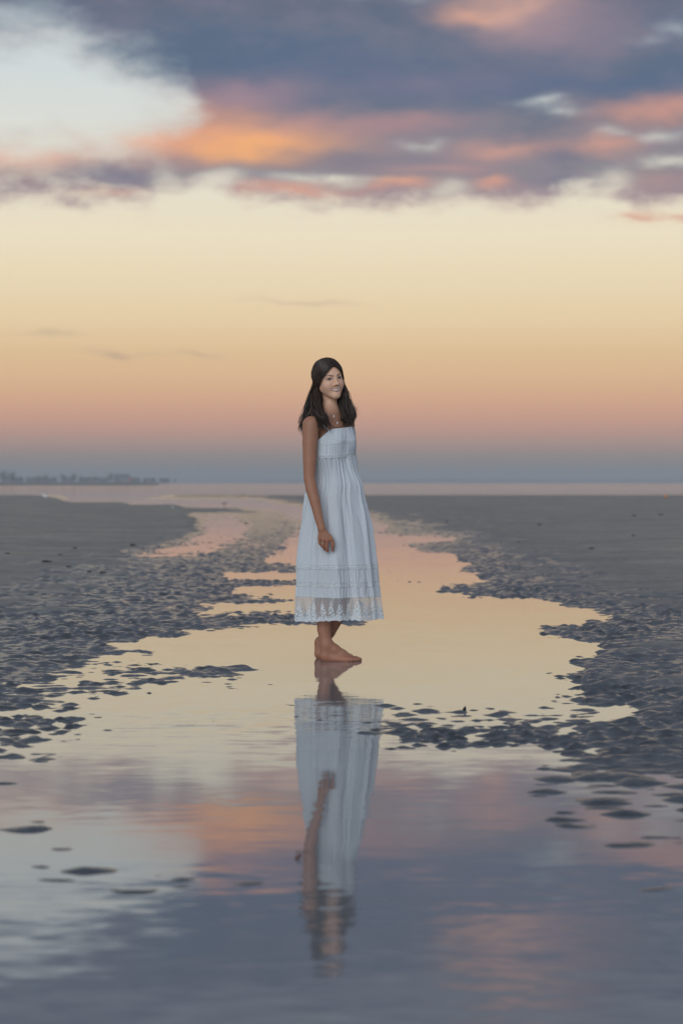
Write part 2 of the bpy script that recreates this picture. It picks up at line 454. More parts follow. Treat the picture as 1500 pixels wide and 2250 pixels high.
# ------------------------------------------------------------------ tidal flat: one relief sheet of sand
ROWS = [
    (1080, [(0, -2.2), (1500, -2.2)]),
    (1085, [(0, -1.0), (90, -1.5), (300, -2), (380, -.6), (700, -.6), (1500, -.6)]),
    (1089, [(0, 1.6), (70, 1.6), (130, .3), (180, -1.6), (320, -1.6), (390, 1.3), (640, 1.5), (1500, 1.6)]),
    (1096, [(0, 2), (100, 2), (135, .8), (160, -1.6), (290, -1.6), (330, .6), (400, .8), (575, .8), (600, 1.5), (1500, 2)]),
    (1099, [(0, 2), (125, 2), (160, -1.4), (565, -1.6), (590, 1.0), (700, 1.6), (1500, 2)]),
    (1107, [(0, 2), (260, 2), (320, -1.5), (585, -1.6), (625, 1.0), (720, 1.6), (1500, 2)]),
    (1112, [(0, 2), (380, 2), (425, -1.5), (640, -1.5), (670, .8), (730, 1.6), (1500, 2)]),
    (1119, [(0, 2), (440, 1.8), (530, 1.1), (590, -1.2), (690, -1.3), (740, 1.0), (860, 1.6), (1500, 2)]),
    (1126, [(0, 2), (400, 1.9), (540, 1.2), (600, .8), (640, -.6), (720, -1.2), (790, .8), (880, 1.5), (1500, 2)]),
    (1132, [(0, 2), (390, 1.8), (425, -.8), (485, -.7), (520, .7), (620, .7), (655, -.9), (760, -1.2), (815, .6), (880, 1.4), (1500, 2)]),
    (1143, [(0, 2), (415, 1.7), (450, -.5), (500, -.6), (540, .7), (640, .7), (670, -.2), (770, -1.2), (825, -.8), (850, .9), (940, 1.4), (1500, 2)]),
    (1156, [(0, 2), (400, 1.8), (440, -.5), (525, -.7), (550, .5), (650, .7), (700, 0), (800, -1.4), (850, -1.2), (885, .9), (1000, 1.4), (1500, 2)]),
    (1168, [(0, 2), (420, 1.4), (445, -.6), (510, -.8), (540, .4), (640, .6), (670, -.5), (820, -1.2), (850, -.2), (900, 1.0), (1000, 1.4), (1500, 2)]),
    (1184, [(0, 2), (380, 1.7), (425, -.5), (490, -.7), (540, .4), (620, .5), (650, -.4), (700, -1), (930, -1.5), (985, -.8), (1020, 1.1), (1150, 1.5), (1500, 2)]),
    (1198, [(0, 1.9), (340, 1.6), (390, -.5), (460, -.6), (520, .4), (600, .4), (640, -.6), (700, -1.2), (880, -1.5), (910, .5), (1000, 1.1), (1150, 1.5), (1500, 2)]),
    (1208, [(0, 1.9), (290, 1.5), (350, -.4), (440, -.5), (520, .5), (600, .3), (660, -1), (900, -1.5), (930, .4), (1000, 1.0), (1150, 1.4), (1500, 2)]),
    (1220, [(0, 1.8), (240, 1.4), (310, -.4), (410, -.3), (470, .7), (560, .6), (600, -.1), (660, -1), (980, -1.5), (1010, .6), (1150, 1.3), (1500, 1.9)]),
    (1232, [(0, 1.7), (250, 1.3), (400, .7), (520, .8), (570, .2), (590, -1.3), (660, -1.3), (985, -1.5), (1012, .6), (1150, 1.2), (1500, 1.8)]),
    (1240, [(0, 1.6), (250, 1.2), (400, .7), (530, .6), (600, .3), (650, .0), (720, -1.2), (1015, -1.5), (1045, .6), (1200, 1.2), (1500, 1.8)]),
    (1252, [(0, 1.5), (250, 1.1), (400, .7), (520, .6), (600, .3), (660, .2), (720, -1.0), (880, -.8), (990, -1.2), (1020, .5), (1200, 1.2), (1500, 1.7)]),
    (1267, [(0, 1.5), (250, 1.0), (400, .6), (470, .6), (495, -1.3), (660, -1.5), (1030, -1.3), (1060, .5), (1200, 1.1), (1500, 1.6)]),
    (1277, [(0, 1.4), (250, 1.0), (450, .6), (520, .5), (580, .3), (660, .2), (760, -1.0), (900, -.7), (1030, -1.0), (1075, .4), (1200, 1.1), (1500, 1.6)]),
    (1284, [(0, 1.4), (250, 1.0), (450, .6), (530, .5), (660, .1), (760, -1.1), (940, -1.0), (980, -.1), (1060, .2), (1200, 1.0), (1500, 1.5)]),
    (1299, [(0, 1.3), (250, .9), (450, .6), (490, .3), (520, -1.4), (660, -1.5), (940, -1.4), (965, .0), (1050, .8), (1200, 1.1), (1500, 1.5)]),
    (1308, [(0, 1.3), (250, .9), (430, .6), (560, .0), (660, -.8), (980, -1.4), (1040, .2), (1100, .8), (1250, 1.0), (1500, 1.4)]),
    (1320, [(0, 1.2), (200, .8), (400, .5), (440, .5), (600, .2), (680, -.8), (1150, -1.5), (1210, .4), (1300, .9), (1500, 1.3)]),
    (1334, [(0, 1.2), (200, .8), (420, .5), (470, -1.1), (660, -1.5), (1210, -1.5), (1250, .3), (1350, .8), (1500, 1.3)]),
    (1346, [(0, 1.1), (200, .8), (400, .4), (470, -.4), (560, -.2), (640, -.9), (1270, -1.5), (1320, .2), (1400, .7), (1500, 1.2)]),
    (1356, [(0, 1.1), (200, .8), (380, .5), (560, .3), (700, .3), (790, -.4), (840, -1.3), (1310, -1.4), (1350, -.1), (1400, .6), (1500, 1.1)]),
    (1368, [(0, 1.1), (200, .8), (380, .6), (560, .4), (680, .5), (800, .4), (850, -1.2), (1250, -1.4), (1285, .3), (1380, .7), (1500, 1.1)]),
    (1380, [(0, 1.1), (200, .8), (380, .6), (480, .4), (540, -.4), (660, -.8), (850, -1.4), (1170, -1.4), (1200, .2), (1300, .6), (1500, 1.1)]),
    (1392, [(0, 1.0), (200, .8), (380, .5), (430, -.9), (520, -1.5), (1160, -1.5), (1190, .1), (1290, .6), (1500, 1.0)]),
    (1408, [(0, 1.0), (200, .7), (290, .3), (330, -1.3), (500, -1.5), (1240, -1.5), (1280, .1), (1350, .7), (1500, 1.0)]),
    (1420, [(0, .9), (170, .6), (220, .1), (255, -1.3), (500, -1.5), (1290, -1.5), (1325, .3), (1400, .8), (1500, 1.0)]),
    (1434, [(0, .8), (180, .4), (330, .0), (365, -1.1), (500, -1.4), (1290, -1.5), (1315, .3), (1400, .8), (1500, 1.0)]),
    (1447, [(0, .7), (180, .2), (240, -.8), (400, -.9), (440, -1.4), (1240, -1.5), (1270, .0), (1350, .7), (1500, 1.0)]),
    (1458, [(0, .7), (150, .3), (280, -.1), (350, -.7), (430, -.9), (520, -1.3), (1230, -1.5), (1265, .1), (1350, .7), (1500, 1.0)]),
    (1468, [(0, .5), (150, .1), (280, -.1), (400, -.1), (500, -.1), (560, -.5), (640, -.9), (720, -1.5), (1260, -1.5), (1295, .3), (1400, .8), (1500, 1.0)]),
    (1482, [(0, .5), (150, .2), (300, .0), (440, -.0), (520, -.4), (600, -.8), (690, -1.5), (1180, -1.4), (1200, -.2), (1290, .5), (1400, .8), (1500, 1.0)]),
    (1500, [(0, .4), (150, .1), (300, -.2), (420, -.4), (520, -.6), (640, -.75), (740, -1.5), (1160, -1.4), (1250, -.6), (1300, .5), (1500, 1.0)]),
    (1522, [(0, .3), (150, -.1), (260, -.5), (340, -1.0), (560, -1.0), (650, -.9), (760, -1.3), (1190, -1.3), (1250, -.3), (1310, .4), (1500, .9)]),
    (1545, [(0, .2), (150, -.2), (260, -.6), (340, -1.0), (580, -.78), (700, -.68), (830, -.9), (920, -.7), (1200, -.7), (1290, .1), (1400, .6), (1500, .8)]),
    (1560, [(0, .1), (150, -.2), (230, -.6), (320, -.95), (600, -.72), (760, -.7), (860, -.45), (1000, -.2), (1150, -.2), (1290, -.3), (1340, -.9), (1395, -.6), (1430, .5), (1500, .8)]),
    (1585, [(0, .1), (140, -.2), (230, -.6), (320, -1.0), (600, -.8), (780, -.65), (880, -.35), (1000, -.1), (1200, -.1), (1330, .2), (1430, .6), (1500, .7)]),
    (1612, [(0, .1), (120, -.2), (200, -.6), (300, -1.3), (600, -1.1), (780, -.8), (880, -.3), (1000, .0), (1200, .0), (1330, .3), (1430, .6), (1500, .7)]),
    (1640, [(0, -.1), (100, -.4), (170, -.9), (300, -1.5), (780, -1.4), (850, -.6), (950, -.1), (1080, .0), (1250, .1), (1400, .5), (1500, .6)]),
    (1665, [(0, -.1), (110, -.4), (160, -.7), (230, -1.5), (900, -1.5), (1050, -1.2), (1150, -.5), (1260, .0), (1400, .4), (1500, .5)]),
    (1700, [(0, -.2), (100, -.45), (160, -.7), (230, -1.5), (1050, -1.5), (1120, -.7), (1200, -.1), (1350, .1), (1500, .3)]),
    (1725, [(0, -.4), (80, -.6), (140, -1.1), (230, -1.5), (1080, -1.5), (1150, -.5), (1250, -.1), (1400, .0), (1500, .1)]),
    (1760, [(0, -1.5), (1060, -1.5), (1150, -.6), (1250, -.25), (1400, -.1), (1500, .0)]),
    (1800, [(0, -1.1), (100, -.9), (180, -1.5), (1150, -1.5), (1230, -.6), (1350, -.25), (1500, -.15)]),
    (1812, [(0, -.6), (110, -.35), (160, -1.2), (1120, -1.5), (1230, -.6), (1350, -.25), (1500, -.2)]),
    (1850, [(0, -.6), (120, -.5), (180, -1.1), (1180, -1.4), (1330, -.7), (1420, -.3), (1500, -.3)]),
    (1890, [(0, -.6), (130, -.5), (200, -.9), (330, -.8), (480, -1.1), (1200, -1.5), (1380, -.9), (1500, -.55)]),
    (1925, [(0, -.8), (60, -.5), (300, -.38), (430, -.5), (540, -1.0), (1200, -1.4), (1400, -.8), (1500, -.65)]),
    (1950, [(0, -.9), (60, -.6), (280, -.5), (440, -.6), (580, -1.0), (1200, -1.3), (1400, -.9), (1500, -.8)]),
    (2000, [(0, -1.4), (300, -1.2), (600, -1.3), (860, -1.05), (1000, -1.05), (1200, -1.3), (1500, -1.3)]),
    (2060, [(0, -1.5), (700, -1.4), (850, -1.0), (950, -1.1), (1100, -1.5), (1500, -1.4)]),
    (2250, [(0, -1.6), (1500, -1.6)]),
]


def level_at(X, D):
    px = 750 + FPX * X / D
    py = HZ + FPX * CAM_H / D
    ys = np.array([r[0] for r in ROWS], dtype=float)
    prof = [np.interp(px, [p[0] for p in r[1]], [p[1] for p in r[1]]) for r in ROWS]
    prof = np.stack(prof, 0)
    i = np.clip(np.searchsorted(ys, py) - 1, 0, len(ys) - 2)
    t = np.clip((py - ys[i]) / (ys[i + 1] - ys[i]), 0, 1)
    k = np.arange(px.size)
    return prof[i, k] * (1 - t) + prof[i + 1, k] * t


def sand_height(X, D):
    out = np.empty_like(X)
    lev = np.empty_like(X)
    for s in range(0, X.size, 60000):
        x = X[s:s + 60000]
        d = D[s:s + 60000]
        # wander the outlines a little so no edge is a drawn line
        wob = np.clip(d / 11.0, 0.5, 6.0)
        xx = x + 0.05 * wob * fbm(x * 2.2 / wob, d * 1.2 / wob, 3, 11)
        dd = d * (1 + 0.006 * fbm(x * 2.0 / wob, d * 1.3 / wob, 3, 17))
        L = level_at(xx, dd)
        fore = np.clip((6.9 - d) / 0.5, 0, 1)
        L = L + np.clip((L + 1.25) / 0.5, 0, 1) * (0.06 + 0.10 * fore) * np.clip((30 - d) / 10, 0, 1)
        L = L + (0.28 * fbm(x * 1.1, d * 0.8, 3, 21) + 0.42 * fbm(x * 2.6, d * 2.2, 2, 23) * np.clip((L + 1.35) / 0.4, 0, 1)) * np.clip(1.6 - np.abs(L) * 0.55, 0.15, 1)
        wx = x + 0.035 * fbm(x * 5, d * 4, 2, 31)
        wd = d + 0.035 * fbm(x * 5, d * 4, 2, 37)
        big = np.clip(0.5 + 0.9 * fbm(x * 0.9 + 7, d * 0.7, 2, 71), 0, 1)
        a = mounds(wx + 0.5 * (wd - d), wd, 0.100, 0.052, 3, 1.4) * (1 - big) + mounds(wx + 0.9, wd + 0.4, 0.150, 0.075, 13, 1.4) * big
        b = mounds(wx + 3.3, wd + 1.1, 0.070, 0.045, 5)
        lump = 0.86 * a + 0.20 * b
        rnd = mounds(wx + 1.7, wd + 0.6, 0.185, 0.105, 9, 1.5)
        lump = lump * (1 - fore) + rnd * fore
        soft = np.clip((L - 0.95) / 0.8, 0, 1)
        A = 0.039 * (1 - 0.90 * soft)
        z = A * (lump - 0.5) + 0.0175 * np.minimum(L, 1.3) + 0.045 * np.clip(L - 1.0, 0, 1.2) ** 1.5
        z = z + 0.010 * soft * fbm(x * 1.5, d * 1.0, 3, 41) + 0.016 * soft * fbm(x * 0.25, d * 0.16, 3, 43)
        # the tiniest grit
        z = z + 0.0006 * fbm(x * 45, d * 45, 2, 51)
        # firm patch under the feet
        r2 = ((x + 0.03) / 0.30) ** 2 + ((d - PD) / 0.34) ** 2
        k = np.clip(1.6 - r2, 0, 1)
        z = z * (1 - k) + (-0.007) * k
        out[s:s + 60000] = z
        lev[s:s + 60000] = L
    return out, lev


def build_sand():
    ds = [1.6]
    while ds[-1] < 170:
        q = ds[-1]
        ds.append(q + (0.0028 * q if q < 28 else 0.0028 * q * min((q / 28.0) ** 0.8, 2.6)))
    ds = np.array(ds)
    t = np.linspace(-1, 1, 560)
    s = 0.58 * t + 0.42 * t ** 3
    Dg = np.repeat(ds[:, None], len(s), 1)
    Xg = s[None, :] * (0.30 * Dg + 0.9)
    X = Xg.ravel()
    D = Dg.ravel()
    z, lev = sand_height(X, D)
    me = mesh_data('sand', np.stack([X, D, z], 1), grid_faces(len(ds), len(s)))
    fattr(me, 'level', lev)
    m, g, b = principled('wet_sand', (0.06, 0.06, 0.062, 1), 0.4)
    at = g.new('ShaderNodeAttribute', attribute_name='level')
    tc = g.new('ShaderNodeTexCoord').outputs['Object']
    f1, _ = g.noise(tc, 1.3, 4.0)
    f2, _ = g.noise(tc, 26.0, 3.0)
    dry = g.smooth(g.m('ADD', at.outputs['Fac'], g.m('MULTIPLY', g.m('SUBTRACT', f1, 0.5), 0.9)), 0.9, 1.95)
    wetc = g.mix(g.smooth(f2, 0.3, 0.7), (0.024, 0.029, 0.036, 1), (0.046, 0.052, 0.060, 1))
    dryc = g.mix(g.smooth(f2, 0.3, 0.7), (0.225, 0.198, 0.162, 1), (0.335, 0.300, 0.250, 1))
    f4, _ = g.noise(g.v('MULTIPLY', tc, (0.35, 0.9, 1.0)), 1.0, 5.0, 0.6)
    dryc = g.mix(g.smooth(f4, 0.35, 0.65, 0.0, 0.55), dryc, (0.135, 0.125, 0.108, 1))
    g.put(b.inputs['Base Color'], g.mix(dry, wetc, dryc))
    g.put(b.inputs['Roughness'], g.m('ADD', 0.19, g.m('MULTIPLY', dry, 0.5)))
    b.inputs['Specular IOR Level'].default_value = 0.65
    bn = g.new('ShaderNodeBump')
    bn.inputs['Strength'].default_value = 0.7
    bn.inputs['Distance'].default_value = 0.006
    f3, _ = g.noise(tc, 48.0, 4.0, 0.6)
    g.put(bn.inputs['Height'], f3)
    g.put(b.inputs['Normal'], bn.outputs[0])
    o = struct(obj('sand', me, m))
    o['label'] = 'dark wet rippled sand of the tidal flat with low smooth banks'
    return o


build_sand()


def build_water():
    m, g, b = principled('water_surface', (0.185, 0.194, 0.203, 1), 0.045)
    b.inputs['IOR'].default_value = 2.0
    geo = g.new('ShaderNodeNewGeometry').outputs['Position']
    x, y, z = g.sep(geo)
    # slopes of small wind ripples, longer across the wind than along it
    q1 = g.v('MULTIPLY', geo, (2.2, 9.0, 1.0))
    q2 = g.v('MULTIPLY', geo, (9.0, 30.0, 1.0))
    q3 = g.v('MULTIPLY', geo, (0.9, 2.0, 1.0))
    _, c1 = g.noise(q1, 1.0, 2.0, 0.5)
    _, c2 = g.noise(q2, 1.0, 2.0, 0.5)
    gust, _ = g.noise(g.v('MULTIPLY', geo, (0.45, 0.8, 1.0)), 1.0, 2.0, 0.5)
    gust = g.smooth(gust, 0.42, 0.66)
    # a riffle where the pool is only a finger deep, and livelier water close to the shore end
    rq = g.v('MULTIPLY', g.v('SUBTRACT', geo, (-0.15, 8.0, 0.0)), (1.3, 1.35, 0.0))
    riffle = g.m('EXPONENT', g.m('MULTIPLY', g.v('DOT_PRODUCT', rq, rq), -1.0))
    lively = g.smooth(y, 5.3, 4.4)
    gust = g.m('ADD', g.m('MULTIPLY', gust, 0.55), g.m('ADD', g.m('MULTIPLY', riffle, 2.2), g.m('MULTIPLY', lively, 1.15)))
    _, c3 = g.noise(q3, 1.0, 2.0)
    half = (0.5, 0.5, 0.5)
    near = g.smooth(y, 14.0, 70.0, 0.0, 1.6)
    a1 = g.m('ADD', g.m('ADD', 0.0075, g.m('MULTIPLY', gust, 0.018)), g.m('MULTIPLY', near, 0.03))
    a2 = g.m('ADD', g.m('ADD', 0.0105, g.m('MULTIPLY', gust, 0.03)), g.m('MULTIPLY', near, 0.03))
    s = g.v('ADD', g.v('SCALE', g.v('SUBTRACT', c1, half), scale=a1), g.v('SCALE', g.v('SUBTRACT', c2, half), scale=a2))
    s = g.v('ADD', s, g.v('SCALE', g.v('SUBTRACT', c3, half), scale=g.m('ADD', 0.004, g.smooth(y, 130.0, 350.0, 0.0, 0.16))))
    sx, sy, sz = g.sep(s)
    n = g.v('NORMALIZE', g.comb(g.m('MULTIPLY', sx, 0.5), sy, 1.0))
    g.put(b.inputs['Normal'], n)
    R = 6400.0
    v = [(-R, -30, 0), (R, -30, 0), (R, 7500, 0), (-R, 7500, 0)]
    o = struct(obj('water', mesh_data('water', v, [(0, 1, 2, 3)]), m))
    o['label'] = 'still shallow water of the tide pools and the sea beyond'
    return o


build_water()

# ------------------------------------------------------------------ implicit surfaces -> one continuous mesh


def smin(a, b, k):
    h = np.clip(0.5 + 0.5 * (b - a) / k, 0, 1)
    return b * (1 - h) + a * h - k * h * (1 - h)


def smax(a, b, k):
    return -smin(-a, -b, k)


def cap(P, a, b, ra, rb):
    a = np.asarray(a, dtype=np.float32)
    b = np.asarray(b, dtype=np.float32)
    ab = b - a
    t = np.clip(((P - a) @ ab) / float(ab @ ab), 0, 1)
    q = P - a - t[:, None] * ab
    return np.sqrt(np.einsum('ij,ij->i', q, q)) - (ra + (rb - ra) * t)


def chain(P, pts, k):
    """pts: list of (x, y, z, r)"""
    d = None
    for p, q in zip(pts[:-1], pts[1:]):
        e = cap(P, p[:3], q[:3], p[3], q[3])
        d = e if d is None else smin(d, e, k)
    return d


def ell(P, c, r, axes=None):
    q = P - np.asarray(c, dtype=np.float32)
    if axes is not None:
        q = q @ np.asarray(axes, dtype=np.float32).T
    r = np.asarray(r, dtype=np.float32)
    k0 = np.sqrt(((q / r) ** 2).sum(1))
    k1 = np.sqrt(((q / (r * r)) ** 2).sum(1)) + 1e-6
    return k0 * (k0 - 1) / k1


def sph(P, c, r):
    q = P - np.asarray(c, dtype=np.float32)
    return np.sqrt(np.einsum('ij,ij->i', q, q)) - r


def surface_nets(f, xs, ys, zs, B=8):
    def pad(a):
        n = -(-(len(a) - 1) // B) * B + 1
        st = a[-1] - a[-2]
        return np.concatenate([a, a[-1] + st * np.arange(1, n - len(a) + 1)]).astype(np.float32)
    xs, ys, zs = pad(xs), pad(ys), pad(zs)
    nb = [(len(a) - 1) // B for a in (xs, ys, zs)]
    lo = [a[:-1:B] for a in (xs, ys, zs)]
    hi = [a[B::B] for a in (xs, ys, zs)]
    I = np.stack(np.meshgrid(*[np.arange(n) for n in nb], indexing='ij'), -1).reshape(-1, 3)
    cen = np.stack([(lo[k][I[:, k]] + hi[k][I[:, k]]) / 2 for k in range(3)], 1).astype(np.float32)
    dia = np.sqrt(sum(((hi[k][I[:, k]] - lo[k][I[:, k]]) / 2) ** 2 for k in range(3)))
    keep = np.abs(f(cen)) < dia * 1.5 + 0.004
    I = I[keep] * B
    o = np.arange(B + 1)
    NX, NY, NZ = len(xs), len(ys), len(zs)
    keys, verts, corner = [], [], []
    off = np.array([(a, b, c) for a in (0, 1) for b in (0, 1) for c in (0, 1)])
    edges = [(p, q) for p in range(8) for q in range(p + 1, 8) if np.abs(off[p] - off[q]).sum() == 1]
    for s in range(0, len(I), 900):
        J = I[s:s + 900]
        gx = xs[J[:, 0, None] + o]
        gy = ys[J[:, 1, None] + o]
        gz = zs[J[:, 2, None] + o]
        n = len(J)
        sh = (n, B + 1, B + 1, B + 1)
        P = np.stack([np.broadcast_to(gx[:, :, None, None], sh), np.broadcast_to(gy[:, None, :, None], sh), np.broadcast_to(gz[:, None, None, :], sh)], -1).reshape(-1, 3)
        V = f(np.ascontiguousarray(P)).reshape(sh)
        cv = np.stack([V[:, a:a + B, b:b + B, c:c + B] for a, b, c in off], -1)
        neg = (cv < 0).sum(-1)
        act = np.argwhere((neg > 0) & (neg < 8))
        if not len(act):
            continue
        vals = cv[act[:, 0], act[:, 1], act[:, 2], act[:, 3]]
        ijk = J[act[:, 0]] + act[:, 1:]
        acc = np.zeros((len(act), 3))
        cnt = np.zeros(len(act))
        for p, q in edges:
            a, b = vals[:, p], vals[:, q]
            m = (a < 0) != (b < 0)
            t = np.where(m, a / np.where(m, a - b, 1), 0)
            acc += m[:, None] * (off[p] + t[:, None] * (off[q] - off[p]))
            cnt += m
        fr = acc / cnt[:, None]
        pos = np.stack([arr[ijk[:, k]] * (1 - fr[:, k]) + arr[ijk[:, k] + 1] * fr[:, k] for k, arr in enumerate((xs, ys, zs))], 1)
        keys.append((ijk[:, 0].astype(np.int64) * NY + ijk[:, 1]) * NZ + ijk[:, 2])
        verts.append(pos)
        corner.append(vals[:, [0, 4, 2, 1]])    # origin, +x, +y, +z
    keys = np.concatenate(keys)
    verts = np.concatenate(verts)
    corner = np.concatenate(corner)
    srt = np.argsort(keys)
    keys, verts, corner = keys[srt], verts[srt], corner[srt]
    st = (NY * NZ, NZ, 1)
    faces = []
    for ax in range(3):
        u, w = (ax + 1) % 3, (ax + 2) % 3
        a, b = corner[:, 0], corner[:, 1 + ax]
        m = (a < 0) != (b < 0)
        k0 = keys[m]
        quad = np.stack([k0, k0 - st[u], k0 - st[u] - st[w], k0 - st[w]], 1)
        idx = np.clip(np.searchsorted(keys, quad), 0, len(keys) - 1)
        ok = (keys[idx] == quad).all(1)
        idx = idx[ok]
        flip = (a[m][ok] < 0)
        idx[flip] = idx[flip][:, ::-1]
        faces.append(idx)
    F = np.concatenate(faces)[:, ::-1]
    return verts, F


# ------------------------------------------------------------------ the woman
PERSON = obj('person', None, loc=((735 - 750) / FPX * PD, PD, 0.0))
tag(PERSON, 'barefoot person in long white lace dress standing in shallow water', 'person')

# head frame: a = towards her left (right in the picture), b = out of the face, c = up
_yaw, _roll = math.radians(25), math.radians(9.5)
Fv = np.array([math.sin(_yaw), -math.cos(_yaw), -0.02])
Fv /= np.linalg.norm(Fv)
Uv = np.array([-math.sin(_roll), 0.0, math.cos(_roll)])
Uv -= Fv * (Uv @ Fv)
Uv /= np.linalg.norm(Uv)
Lv = np.cross(Uv, Fv)          # her left
HEAD_O = np.array([-0.034, -0.012, 1.530])
HAX = np.stack([Lv, Fv, Uv]).astype(np.float32)


def to_head(P):
    return (P - HEAD_O.astype(np.float32)) @ HAX.T


def from_head(q):
    return np.asarray(q) @ HAX + HEAD_O


def head_sdf(P):
    q = to_head(P)
    m = q.copy()
    m[:, 0] = np.abs(m[:, 0])          # faces are near symmetric
    d = ell(q, (0, -0.008, 0.026), (0.0685, 0.090, 0.074))
    d = smin(d, ell(q, (0, 0.030, -0.022), (0.0570, 0.060, 0.076)), 0.03)
    d = smin(d, cap(m, (0.037, 0.012, -0.050), (0.009, 0.064, -0.092), 0.022, 0.0165), 0.030)
    d = smin(d, sph(q, (0, 0.070, -0.0945), 0.0140), 0.022)
    d = smin(d, sph(m, (0.033, 0.057, -0.036), 0.022), 0.028)        # cheeks
    d = smin(d, cap(m, (0.012, 0.081, 0.016), (0.038, 0.068, 0.016), 0.008, 0.008), 0.012)   # brow
    # eye sockets and eyeballs
    d = smax(d, -sph(m, (0.030, 0.103, -0.001), 0.0175), 0.010)
    d = smin(d, sph(m, (0.030, 0.0725, -0.002), 0.0135), 0.003)
    # nose
    d = smin(d, cap(q, (0, 0.081, 0.006), (0, 0.102, -0.030), 0.0065, 0.0080), 0.009)
    d = smin(d, sph(q, (0, 0.105, -0.0325), 0.0080), 0.005)
    d = smin(d, sph(m, (0.0105, 0.092, -0.0360), 0.0070), 0.005)
    # mouth: lips on a smile curve
    d = smin(d, cap(m, (0.0, 0.0870, -0.0570), (0.024, 0.076, -0.0530), 0.0042, 0.003), 0.006)
    d = smin(d, cap(m, (0.0, 0.0850, -0.0700), (0.023, 0.075, -0.0580), 0.0050, 0.003), 0.006)
    # ears
    e = ell(m, (0.071, -0.008, -0.010), (0.008, 0.016, 0.029))
    d = smin(d, e, 0.006)
    return d


TL = np.array([0.71, 0.70, 0.0])    # torso: towards her left
TF = np.array([0.70, -0.71, 0.0])   # torso: out of the chest
TAX = np.stack([TL, TF, [0, 0, 1]])


def hand_sdf(P, w, kn, tips, thumb, sgn):
    d = None
    for (k1, mid, tip), r in zip(tips, (0.0078, 0.0086, 0.0089, 0.0086)):
        p = cap(P, w, k1, 0.017, 0.0115)
        f = chain(P, [(*k1, r + 0.001), (*mid, r), (*tip, r - 0.0012)], 0.002)
        p = smin(p, f, 0.004)
        d = p if d is None else smin(d, p, 0.0035)
    d = smin(d, chain(P, thumb, 0.003), 0.006)
    return d


